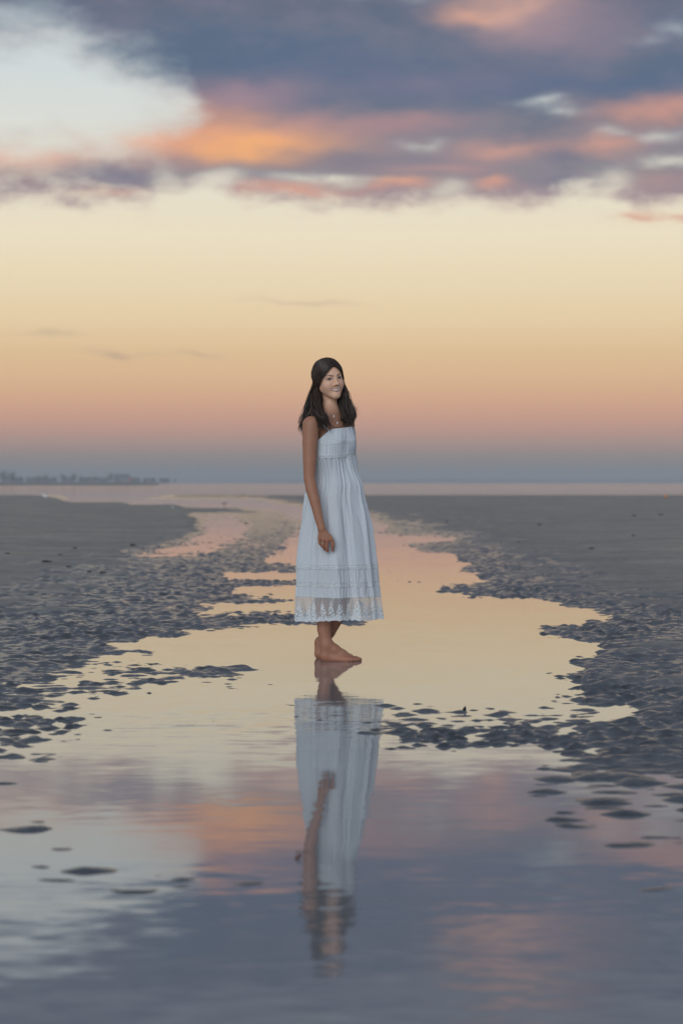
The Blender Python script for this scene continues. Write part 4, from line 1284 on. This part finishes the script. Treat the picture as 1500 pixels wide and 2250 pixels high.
def lace_material(name, kind):
    m, g, mx, tc = cloth(name, (0.86, 0.88, 0.89, 1), 0.3)
    u, v, _ = g.sep(tc)
    if kind == 'band':
        # small scrolled openwork between two cords
        vo = g.new('ShaderNodeTexVoronoi', feature='DISTANCE_TO_EDGE')
        g.put(vo.inputs['Vector'], g.v('MULTIPLY', tc, (210.0, 170.0, 1.0)))
        vo.inputs['Scale'].default_value = 1.0
        hole = g.smooth(vo.outputs['Distance'], 0.10, 0.22)
        g.put(mx.inputs[0], g.m('MULTIPLY', hole, 0.6))
    else:
        # tulle with embroidered sprays: dense at the scalloped border, thinning to points above
        saw = g.m('ABSOLUTE', g.m('SUBTRACT', g.m('FRACT', g.m('MULTIPLY', u, 19.0)), 0.5))
        hgt = g.m('SUBTRACT', 0.118, g.m('MULTIPLY', saw, 0.20))
        vo = g.new('ShaderNodeTexVoronoi', feature='F1')
        g.put(vo.inputs['Vector'], g.v('MULTIPLY', tc, (115.0, 115.0, 1.0)))
        vo.inputs['Scale'].default_value = 1.0
        petals, _ = g.noise(g.v('MULTIPLY', tc, (170.0, 150.0, 1.0)), 1.0, 2.0)
        flower = g.m('MULTIPLY', g.smooth(vo.outputs['Distance'], 0.72, 0.52), g.smooth(petals, 0.34, 0.46))
        inside = g.smooth(g.m('SUBTRACT', v, hgt), 0.006, -0.008)
        border = g.smooth(v, 0.030, 0.012)
        dens = g.m('MAXIMUM', g.m('MULTIPLY', inside, flower), g.m('MULTIPLY', border, g.smooth(petals, 0.36, 0.46)))
        cord = g.smooth(v, 0.005, 0.003)
        dens = g.m('MAXIMUM', dens, cord)
        g.put(mx.inputs[0], g.m('SUBTRACT', 0.60, g.m('MULTIPLY', dens, 0.59)))
    return m


M_BAND = lace_material('openwork_lace', 'band')
M_HEM = lace_material('embroidered_tulle', 'hem')

# neckline: straight across the front, falling away under the arms
FRA = (THE - math.atan2(TF[1], TF[0]) + math.pi) % (2 * math.pi) - math.pi     # 0 = out of the chest, + = her left
nk = np.interp(np.abs(FRA), [0, 0.75, 0.95, 1.35, 1.9, 3.2], [1.262, 1.262, 1.252, 1.205, 1.190, 1.180])
nk = nk + 0.010 * np.clip(FRA, -1, 1)
wl = 1.112 + 0.010 * np.sin(FRA)             # empire seam rises towards her left
DRESS = shell('dress', 1.1, 0.515, 120, M_SKIRT, PERSON, edge_top=wl - 0.004, edge_bot=np.full(NTH, .512))
DRESS['label'] = 'long white sleeveless cotton dress with lace bands'
shell('bodice', 1.26, 1.115, 46, M_BOD, DRESS, edge_top=nk, edge_bot=wl + 0.006, pleat=110, amp=0.0017, skirt=False, out=0.004)
shell('waistband', 1.12, 1.10, 6, M_BAND, DRESS, edge_top=wl + 0.010, edge_bot=wl - 0.008, skirt=False, out=0.0058)
mid = 1.186 + 0.012 * np.sin(FRA)
shell('lace_band', 1.19, 1.17, 6, M_BAND, DRESS, edge_top=mid + 0.009, edge_bot=mid - 0.009, skirt=False, out=0.0062)
shell('lace_band', .522, .498, 6, M_BAND, DRESS, out=0.0012)
shell('tier', .500, .425, 24, M_TIER, DRESS, pleat=95, amp=0.0020)
shell('lace_band', .428, .404, 6, M_BAND, DRESS, out=0.0012)
shell('tier', .406, .345, 22, M_TIER, DRESS, pleat=95, amp=0.0024)
scal = 0.218 + 0.006 * np.abs(np.sin(TW * 19)) + 0.010 * np.cos(THE) * 0.5 + 0.004 * np.sin(3 * THE)
shell('lace_hem', .350, .22, 36, M_HEM, DRESS, edge_bot=scal, out=0.002)
for k_, zc in ((0, .5215), (1, .4990), (2, .4275), (3, .4045), (4, .3490)):
    # fine corded seams
    cxr, cyr, rr = ring(np.full(NTH, zc), THE)
    rr = rr + folds(np.full(NTH, zc), THE, TW) + 0.0022
    pth = np.stack([cxr + rr * np.cos(THE), cyr + rr * np.sin(THE), np.full(NTH, zc)], 1)
    v_, f_ = tube(np.vstack([pth, pth[:1]]), 0.0013, 4)
    obj('seam_cord', mesh_data('seam_cord', v_, f_), M_BOD, DRESS)


def on_body(pxpts, n, lift):
    """spots measured on the photo of the woman -> a path lying on her skin"""
    p = spline([((x - 735) / 404.0, (1450 - y) / 404.0, 0) for x, y in pxpts], n)
    y = front_y(p[:, 0], p[:, 1])
    return np.stack([p[:, 0], y - lift, p[:, 1]], 1)


for pts in ([(723, 948), (716, 941), (708, 933), (700, 922), (694, 912)], [(766, 938), (766, 928), (764, 918), (760, 908)]):
    v_, f_ = tube(on_body(pts, 20, 0.002), 0.0036, 6)
    obj('strap', mesh_data('strap', v_, f_), M_BOD, DRESS)

# ------------------------------------------------------------------ jewellery
M_GOLD = noisy('pale_gold', (0.75, 0.62, 0.42, 1), (0.82, 0.72, 0.55, 1), 90, 0.25, Metallic=0.8)
M_CORD = noisy('brown_cord', (0.05, 0.028, 0.02, 1), (0.08, 0.045, 0.03, 1), 120, 0.7)
M_SHELL = noisy('pearl_white', (0.75, 0.72, 0.66, 1), (0.85, 0.82, 0.76, 1), 90, 0.3)


def bead(r, sx=1, sy=1, sz=1, n=10):
    th = np.linspace(0, math.pi, n)
    ph = np.linspace(0, 2 * math.pi, n * 2, endpoint=False)
    T, Pp = np.meshgrid(th, ph, indexing='ij')
    v = np.stack([r * sx * np.sin(T) * np.cos(Pp), r * sy * np.sin(T) * np.sin(Pp), r * sz * np.cos(T)], -1).reshape(-1, 3)
    return v, grid_faces(n, n * 2, wrap=True)


for nm, pts, mt, r, drop in (('necklace', [(717, 898), (723, 908), (734, 914), (741, 908), (744, 897)], M_GOLD, 0.0009, (733.5, 915.5)),
                             ('necklace', [(716, 902), (724, 917), (741, 926), (752, 915), (757, 902)], M_GOLD, 0.0009, (741, 930)),
                             ('necklace', [(717, 908), (721, 924), (728, 936), (738, 941), (752, 936), (762, 922)], M_CORD, 0.0013, None)):
    v_, f_ = tube(on_body(pts, 30, 0.0012), r, 5)
    nko = obj(nm, mesh_data(nm, v_, f_), mt, PERSON)
    if drop:
        p = on_body([drop, (drop[0] + 1, drop[1])], 2, 0.004)[0]
        v_, f_ = bead(0.005, 0.7, 0.5, 1.5)
        obj('pendant', mesh_data('pendant', v_ + p, f_), M_SHELL, nko)
v_, f_ = bead(0.0035)
obj('earring', mesh_data('earring', v_ + from_head((-0.077, 0.0, -0.040)), f_), M_GOLD, PERSON)
an_ = np.linspace(0, 2 * math.pi, 20)
pth = np.stack([-0.0612 + 0.0095 * np.cos(an_), -0.2015 + 0.0095 * np.sin(an_), 0.640 + 0.002 * np.cos(an_)], 1)
v_, f_ = tube(pth, 0.0012, 6)
obj('finger_ring', mesh_data('finger_ring', v_, f_), M_GOLD, PERSON)

# ------------------------------------------------------------------ small things on the flat


def spot(px, py):
    x, d = ground(px, py)
    z, _ = sand_height(np.array([x]), np.array([d]))
    return x, d, max(float(z[0]), 0.0)


M_GULL = noisy('white_plumage', (0.80, 0.80, 0.79, 1), (0.70, 0.71, 0.72, 1), 25, 0.8)
M_WADER = noisy('grey_brown_plumage', (0.12, 0.105, 0.095, 1), (0.20, 0.18, 0.165, 1), 40, 0.85)
M_PALE = noisy('pale_grey_plumage', (0.42, 0.42, 0.43, 1), (0.55, 0.55, 0.55, 1), 40, 0.85)
M_BEAK = noisy('horn_yellow', (0.45, 0.30, 0.08, 1), (0.38, 0.24, 0.06, 1), 60, 0.5)
M_WING = noisy('slate_wing', (0.22, 0.23, 0.25, 1), (0.30, 0.31, 0.33, 1), 30, 0.8)


def bird_meshes():
    """standing shore bird, 0.4 m long, facing +X, feet at the origin"""
    def f(P):
        d = chain(P, [(-0.14, 0, 0.175, 0.030), (-0.02, 0, 0.175, 0.058), (0.07, 0, 0.195, 0.050)], 0.03)
        d = smin(d, chain(P, [(0.08, 0, 0.215, 0.034), (0.115, 0, 0.265, 0.024), (0.125, 0, 0.295, 0.026)], 0.015), 0.02)
        d = smin(d, cap(P, (-0.14, 0, 0.175), (-0.235, 0, 0.165), 0.022, 0.010), 0.015)
        return d.astype(np.float32)
    V, F = surface_nets(f, np.arange(-0.26, 0.17, 0.012), np.arange(-0.08, 0.08, 0.012), np.arange(0.1, 0.34, 0.012))
    body = mesh_data('bird_body', V, F)
    wings = []
    for s in (-1, 1):
        v, fa = bead(1.0, 0.135, 0.012, 0.040, 8)
        rot = v.copy()
        rot[:, 2] += 0.22 * rot[:, 0]
        wings.append(mesh_data('bird_wing', rot + np.array([-0.06, s * 0.052, 0.188]), fa))
    v, fa = tube([(0.142, 0, 0.295), (0.165, 0, 0.292), (0.195, 0, 0.284)], [0.010, 0.007, 0.002], 6)
    beak = mesh_data('bird_beak', v, fa)
    legs = []
    for s in (-1, 1):
        mb = MB()
        mb.add(*tube([(-0.005, s * 0.022, 0.14), (0.006, s * 0.022, 0.07), (0.0, s * 0.022, 0.004)], 0.0055, 5))
        mb.add(*tube([(-0.012, s * 0.022, 0.004), (0.045, s * 0.022, 0.004)], 0.005, 5))
        legs.append(mesh_data('bird_leg', *[np.vstack(mb.v), np.vstack(mb.f)]))
    return body, wings, beak, legs


BIRD = bird_meshes()


def bird(px, py, size, rz, mat, wing, label, name='shore_bird'):
    x, d, z = spot(px, py)
    e = obj(name, None, loc=(x, d, z - 0.004), rot=(0, 0, rz))
    e.scale = (size,) * 3

    def own(me, m):
        c = me.copy()
        c.materials.clear()
        c.materials.append(m)
        return c
    obj('body', own(BIRD[0], mat), None, e)
    for w in BIRD[1]:
        obj('wing', own(w, wing), None, e)
    obj('beak', own(BIRD[2], M_BEAK), None, e)
    for l in BIRD[3]:
        obj('leg', own(l, M_BEAK), None, e)
    tag(e, label, 'bird', 'birds resting on the flat')
    return e


bird(98, 1100, 0.95, 2.6, M_GULL, M_GULL, 'white gull standing on the grey sand bank', 'gull')
bird(493, 1112, 0.55, 0.4, M_WADER, M_WADER, 'small dark wader standing in the bright channel')
bird(379, 1124, 0.42, 2.2, M_PALE, M_PALE, 'small pale grey wader on dark sand beside the channel')
bird(533, 1090, 0.60, 1.3, M_WADER, M_WING, 'small dark bird on the thin sandbar by the sea')


def buoy(px, py, label):
    x, d, z = spot(px, py)
    e = obj('marker_buoy', None, loc=(x, d, z), rot=(0.12, 0.2, 0))
    v, f = bead(0.085, 1, 1, 1.15, 12)
    M_O = noisy('orange_plastic', (0.75, 0.26, 0.03, 1), (0.62, 0.20, 0.03, 1), 12, 0.45)
    obj('float', mesh_data('float', v + np.array([0, 0, 0.07]), f), M_O, e)
    v, f = tube([(0, 0, 0.155), (0, 0, 0.20), (0, 0, 0.205)], [0.030, 0.028, 0.001], 8)
    obj('neck', mesh_data('neck', v, f), M_O, e)
    an = np.linspace(0, 2 * math.pi, 16)
    v, f = tube(np.stack([0.032 * np.cos(an), 0 * an, 0.225 + 0.032 * np.sin(an)], 1), 0.007, 5)
    obj('ring', mesh_data('ring', v, f), M_CORD, e)
    tag(e, label, 'buoy')


buoy(1461, 1096, 'small orange marker buoy lying at the edge of the sand')

# floating leaf and twig beside the reflection
M_LEAF = noisy('dead_leaf_brown', (0.075, 0.030, 0.022, 1), (0.12, 0.055, 0.035, 1), 160, 0.6, 0.001)


def leaf(px, py, ln, rz, tilt, label):
    x, d, z = spot(px, py)
    u = np.linspace(0, 1, 12)
    w = np.linspace(-1, 1, 7)
    U_, W_ = np.meshgrid(u, w, indexing='ij')
    hw = 0.34 * np.sin(math.pi * U_ ** 0.8) * ln
    X = (U_ - 0.5) * ln
    Y = W_ * hw
    Z = 0.12 * ln * np.abs(W_) * np.sin(math.pi * U_) + 0.10 * ln * U_ ** 2
    mb = MB()
    mb.add(np.stack([X, Y, Z], -1).reshape(-1, 3), grid_faces(12, 7))
    mb.add(np.stack([X, Y, Z + 0.0006], -1).reshape(-1, 3), grid_faces(12, 7)[:, ::-1])
    o = obj('leaf', mb.mesh('leaf'), M_LEAF, None, (x, d, 0.004), (0, tilt, rz))
    v, f = tube([(-0.5 * ln, 0, 0), (-0.62 * ln, 0, 0.002), (-0.75 * ln, 0.02 * ln, 0.001)], 0.0008, 5)
    obj('stalk', mesh_data('stalk', v, f), M_LEAF, o)
    tag(o, label, 'leaf')


leaf(657, 1889, 0.026, 0.7, -0.5, 'curled reddish brown leaf floating beside the reflection')


def twig(px, py, ln, rz, label):
    x, d, z = spot(px, py)
    u = np.linspace(-0.5, 0.5, 9)
    p = np.stack([u * ln, 0.06 * ln * np.sin(5 * u), 0.0015 + 0.05 * ln * (u + 0.5) ** 2], 1)
    mb = MB()
    mb.add(*tube(p, 0.0011 * (1.1 - 0.8 * (u + 0.5)), 5))
    mb.add(*tube([p[5], p[5] + np.array([0.10, 0.06, 0.05]) * ln], [0.0008, 0.0004], 5))
    tag(obj('twig', mb.mesh('twig'), M_LEAF, None, (x, d, 0.001), (0, 0, rz)), label, 'twig')


twig(668, 1873, 0.046, 0.1, 'thin dark twig floating across the reflected arm')


def mussel(px, py, s, label):
    x, d, z = spot(px, py)
    M_M = noisy('blue_black_shell', (0.012, 0.013, 0.017, 1), (0.03, 0.032, 0.04, 1), 120, 0.3)
    root = obj('mussel_shell', None, loc=(x, d, z - 0.002), rot=(0.35, 0.1, 0.4))
    for k in (-1, 1):
        v, f = bead(1.0, 0.011 * s, 0.0048 * s, 0.019 * s, 10)
        v[:, 0] *= 1 - 0.5 * np.clip(v[:, 2] / (0.019 * s), -1, 1)
        v[:, 1] = np.abs(v[:, 1]) * k + k * 0.0004
        obj('valve', mesh_data('valve', v + np.array([0, 0, 0.013 * s]), f), M_M, root)
    tag(root, label, 'shell')


mussel(1019, 1562, 0.75, 'upright blue black mussel shell stuck in the ripples')

M_WEED = noisy('dark_seaweed', (0.014, 0.013, 0.009, 1), (0.035, 0.030, 0.018, 1), 30, 0.5)


def weed(px, py, size, seed, label):
    x, d, z = spot(px, py)
    R = np.random.default_rng(seed)
    mb = MB()
    for k in range(16):
        a = R.random() * 6.28
        ln = size * (0.35 + 0.4 * R.random())
        c = np.array([R.normal(0, .12), R.normal(0, .12), 0]) * size
        p = [c + np.array([math.cos(a), math.sin(a), 0]) * ln * (t - .4) + np.array([R.normal(0, .05) * size, R.normal(0, .05) * size, size * (0.05 + 0.16 * R.random() * math.sin(math.pi * t))]) for t in (0, .33, .66, 1)]
        mb.add(*tube(spline(p, 8), 0.045 * size * np.array([.4, .8, 1, 1.1, 1, .9, .6, .2]), 4))
    tag(obj('seaweed_clump', mb.mesh('seaweed_clump'), M_WEED, None, (x, d, z), (0, 0, R.random() * 6)), label, 'seaweed', 'seaweed scraps on the sand')


LW = 'scrap of dark seaweed lying on the smooth left sand bank'
RW = 'scrap of dark seaweed lying on the wide grey sand flat beyond the pool'
for i, (px, py, s, lab) in enumerate([(104, 1246, .22, LW), (151, 1251, .12, LW), (196, 1263, .12, LW), (226, 1265, .15, LW), (133, 1228, .10, LW), (165, 1211, .15, LW), (16, 1230, .14, LW), (292, 1205, .22, LW), (540, 1150, .2, LW),
                                      (1392, 1140, .30, RW), (1452, 1140, .32, RW), (1185, 1158, .26, RW), (1390, 1187, .16, RW), (1140, 1195, .14, RW), (1300, 1212, .18, RW), (980, 1150, .2, RW)]):
    weed(px, py, s * 0.55, 100 + i, lab)

# ------------------------------------------------------------------ far shore with its village
DT = 2200.0


def far_x(px, d=DT):
    return (px - 750) / FPX * d


def build_shore():
    nr, nc = 30, 90
    t = np.linspace(0, 1, nr)[:, None]
    u = np.linspace(-1.6, 1, nc)[None, :]
    D = 640 + (2700 - 640) * t ** 1.6 + 0 * u
    # right tip at photo column 400
    px = 400 - (1 - u) * 330 + 0 * t
    X = (px - 750) / FPX * D
    z = 0.25 + 2.2 * np.clip((D - 1700) / 900, 0, 1)
    edge = np.clip((1 - u) / 0.25, 0, 1) * np.clip(t / 0.12, 0, 1) * np.clip((1 - t) / 0.1, 0, 1)
    z = z * edge - 0.4 * (1 - edge) + 0.05 * fbm((X / 40).ravel(), (D / 60).ravel(), 3, 3).reshape(X.shape)
    me = mesh_data('far_shore', np.stack([X, D, z], -1).reshape(-1, 3), grid_faces(nr, nc))
    m = noisy('far_sand', (0.16, 0.155, 0.14, 1), (0.11, 0.11, 0.09, 1), 0.02, 0.9)
    o = struct(obj('far_shore', me, m))
    o['label'] = 'low hazy shore running out to sea'
    # the low blue land along the horizon
    n = 160
    xs = np.linspace(-2600, 3600, n)
    D0 = 5600.0
    h = 9 + 3 * fbm(xs / 900, xs * 0, 3, 9) + 1.5 * fbm(xs / 120, xs * 0, 2, 5)
    h = np.maximum(h * np.clip((xs + 900) / 900, 0.25, 1) * np.clip((3600 - xs) / 500, 0, 1) * np.clip((xs + 2600) / 300, 0, 1), -0.5)
    rows = []
    for k, (dy, s) in enumerate(((0, 0), (120, .6), (300, 1), (600, .7), (900, 0))):
        rows.append(np.stack([xs, np.full(n, D0 + dy), h * s - (1.0 if s == 0 else 0)], 1))
    me = mesh_data('hills', np.vstack(rows), grid_faces(5, n))
    o = struct(obj('hills', me, noisy('far_woods', (0.05, 0.06, 0.05, 1), (0.07, 0.08, 0.06, 1), 0.01, 0.9)))
    o['label'] = 'faint low land along the sea horizon'


build_shore()


def tree_variants():
    out = []
    R = np.random.default_rng(12)
    for k in range(5):
        mb = MB()
        n = 520
        w, h = [(4.2, 4.6), (5.2, 4.0), (2.6, 5.6), (4.8, 5.4), (3.4, 4.0)][k]
        cl = R.normal(0, 1, (14, 3))
        cl /= np.linalg.norm(cl, axis=1)[:, None]
        cl *= (0.45 + 0.45 * R.random((14, 1)))
        for i in range(n):
            c = cl[R.integers(14)] + R.normal(0, 0.20, 3)
            if k == 2:
                c[:2] *= np.clip(1.0 - 0.5 * c[2], 0.2, 1.6)
            p = c * np.array([w, w, h]) + np.array([0, 0, h + 2.2])
            p[2] = max(p[2], 1.4)
            a, b = R.normal(0, 1, (2, 3))
            a /= np.linalg.norm(a)
            b -= a * (a @ b)
            b /= np.linalg.norm(b)
            s = 0.35 + 0.35 * R.random()
            mb.add(np.array([p - a * s, p - b * s * .6, p + a * s, p + b * s * .6]), np.array([[0, 1, 2, 3]]))
        crown = mb.mesh('tree_crown', False)
        tb = MB()
        tb.add(*tube([(0, 0, -0.5), (0.1, 0, 1.5), (0.0, 0.1, h + 1)], [0.34, 0.26, 0.10], 7))
        for j in range(5):
            a = j * 1.3 + R.random()
            tb.add(*tube([(0, 0, 1.6 + 0.4 * j), (math.cos(a) * w * .4, math.sin(a) * w * .4, 3.0 + 0.6 * j), (math.cos(a) * w * .7, math.sin(a) * w * .7, 3.8 + 0.8 * j)], [0.14, 0.09, 0.03], 5))
        out.append((crown, tb.mesh('tree_trunk')))
    return out


TREES = tree_variants()
M_CROWN = noisy('far_foliage', (0.040, 0.055, 0.028, 1), (0.075, 0.085, 0.045, 1), 0.6, 0.9)
M_TRUNK = noisy('bark', (0.06, 0.05, 0.04, 1), (0.10, 0.08, 0.065, 1), 2.0, 0.9)


def tree(px, var, s, d, label):
    d = d - 80
    e = obj('shore_tree', None, loc=(far_x(px, d), d, 1.2), rot=(0, 0, px * 1.7))
    e.scale = (s * 1.35, s * 1.35, s * 1.02)
    obj('crown', TREES[var][0], M_CROWN, e)
    obj('trunk', TREES[var][1], M_TRUNK, e)
    tag(e, label, 'tree', 'trees along the far shore')


LT = 'small hazy tree in the row along the far shore'
for px, var, s, d, lab in [(8, 3, .95, 2190, 'broad tall tree beside the pointed one at the end of the far shore village'), (28, 2, 0.95, 2200, 'tall pointed tree over the roofs where the far village is densest'), (46, 4, .6, 2180, LT), (62, 1, .55, 2230, LT), (84, 4, .7, 2210, LT), (100, 3, .62, 2190, LT), (118, 1, .5, 2200, LT),
                           (139, 3, .68, 2210, LT), (162, 2, .78, 2190, 'narrow pointed tree rising between low crowns mid shore'), (178, 0, .6, 2220, LT), (196, 4, .55, 2200, LT), (212, 1, .5, 2190, LT), (243, 2, .80, 2200, 'narrow pointed tree standing just before the big far house'),
                           (256, 4, .5, 2220, LT), (284, 1, .58, 2230, LT), (303, 4, .45, 2200, LT), (318, 0, .42, 2190, LT), (336, 4, .45, 2210, LT), (354, 1, .44, 2200, LT), (370, 4, .40, 2210, LT), (384, 1, .3, 2200, LT),
                           (-20, 0, .9, 2210, LT), (-48, 3, .8, 2190, LT), (-80, 1, .8, 2220, LT), (-115, 0, .7, 2200, LT)]:
    tree(px, var, s, d, lab)

M_ROOFS = [noisy('slate_roof', (0.07, 0.075, 0.08, 1), (0.10, 0.10, 0.105, 1), 0.8, 0.8), noisy('brown_roof', (0.11, 0.08, 0.065, 1), (0.14, 0.10, 0.08, 1), 0.8, 0.8)]
M_WALLS = [noisy('grey_shingle_wall', (0.13, 0.13, 0.13, 1), (0.17, 0.165, 0.16, 1), 0.7, 0.85), noisy('cream_wall', (0.22, 0.21, 0.19, 1), (0.27, 0.26, 0.235, 1), 0.7, 0.85)]
M_PANE = noisy('dark_pane', (0.03, 0.035, 0.04, 1), (0.05, 0.055, 0.06, 1), 0.5, 0.1)


def box(x0, x1, y0, y1, z0, z1):
    v = [(x, y, z) for x in (x0, x1) for y in (y0, y1) for z in (z0, z1)]
    f = [(0, 1, 3, 2), (4, 6, 7, 5), (0, 4, 5, 1), (2, 3, 7, 6), (0, 2, 6, 4), (1, 5, 7, 3)]
    return np.array(v, dtype=float), np.array(f)


def house(px, w, h, rh, d, rz, km, label):
    e = obj('shore_house', None, loc=(far_x(px, d), d, 0.9), rot=(0, 0, rz))
    dp = w * 0.7
    h, rh = h * 0.8, rh * 0.9
    v, f = box(-w / 2, w / 2, -dp / 2, dp / 2, 0, h)
    obj('wall', mesh_data('wall', v, f, False), M_WALLS[km % 2], e)
    o_ = 0.35
    rv = [(-w / 2 - o_, -dp / 2 - o_, h - .1), (w / 2 + o_, -dp / 2 - o_, h - .1), (w / 2 + o_, dp / 2 + o_, h - .1), (-w / 2 - o_, dp / 2 + o_, h - .1), (-w / 2 - o_, 0, h + rh), (w / 2 + o_, 0, h + rh)]
    rf = obj('roof', mesh_data('roof', rv, [(0, 1, 5, 4), (2, 3, 4, 5), (0, 4, 3), (1, 2, 5), (0, 3, 2, 1)], False), M_ROOFS[(km // 2) % 2], e)
    v, f = box(w * .2, w * .2 + .8, -.4, .4, h + rh * .5, h + rh + 1.0)
    obj('chimney', mesh_data('chimney', v, f, False), M_WALLS[0], rf)
    for k in range(3):
        x = -w / 2 + w * (k + .5) / 3
        v, f = box(x - .55, x + .55, -dp / 2 - .05, -dp / 2 + .1, 1.1, 2.5)
        obj('window', mesh_data('window', v, f, False), M_PANE, e)
    tag(e, label, 'house', 'houses of the far village')


LH = 'small hazy gabled house between trees on the far shore'
for i, (px, w, h, rh, d, lab) in enumerate([(18, 13, 5.2, 3.2, 2150, LH), (40, 10, 4.2, 2.6, 2160, LH), (70, 11, 4.0, 2.6, 2140, LH), (92, 9, 4.0, 2.4, 2160, LH), (112, 12, 3.8, 2.4, 2150, LH), (150, 11, 4.4, 2.6, 2150, LH), (186, 12, 4.0, 2.4, 2160, LH),
                                            (205, 10, 4.4, 2.8, 2150, LH), (228, 9, 4.0, 2.2, 2150, LH), (268, 15, 6.4, 4.4, 2150, 'biggest steep roofed house near the red light on the far shore'), (296, 10, 4.0, 2.2, 2160, LH), (328, 11, 3.4, 2.0, 2150, LH), (362, 9, 3.2, 1.8, 2150, LH),
                                            (-30, 12, 5, 3, 2150, LH), (-70, 12, 4.6, 2.6, 2150, LH)]):
    house(px, w, h, rh, d, 0.25 * math.sin(i * 2.1), i, lab)

# red light on the shore
e = obj('beacon', None, loc=(far_x(286, 2120), 2120, 0.6))
v_, f_ = tube([(0, 0, 0), (0, 0, 3.0)], [0.16, 0.12], 8)
obj('post', mesh_data('post', v_, f_), M_ROOFS[0], e)
v_, f_ = bead(0.5, 1, 1, 1)
mr, g_, b_ = principled('red_lamp', (0.6, 0.05, 0.05, 1), 0.4)
b_.inputs['Emission Color'].default_value = (1.0, 0.12, 0.12, 1)
b_.inputs['Emission Strength'].default_value = 4.0
obj('lamp', mesh_data('lamp', v_ + np.array([0, 0, 3.3]), f_), mr, e)
tag(e, 'small red light on a post at the water edge of the far village', 'beacon')

# ------------------------------------------------------------------ evening haze over the water
def build_haze():
    v, f = box(-6500, 6500, -40, 7600, -1.0, 17.0)
    m = bpy.data.materials.new('haze')
    m.use_nodes = True
    nt = m.node_tree
    nt.nodes.clear()
    pv = nt.nodes.new('ShaderNodeVolumePrincipled')
    pv.inputs['Color'].default_value = (0.82, 0.86, 0.91, 1)
    pv.inputs['Density'].default_value = 0.00040
    out = nt.nodes.new('ShaderNodeOutputMaterial')
    nt.links.new(pv.outputs[0], out.inputs['Volume'])
    o = obj('haze', mesh_data('haze', v, f, False), m)
    o['kind'] = 'stuff'
    o['label'] = 'thin grey blue evening haze over the sea'


build_haze()
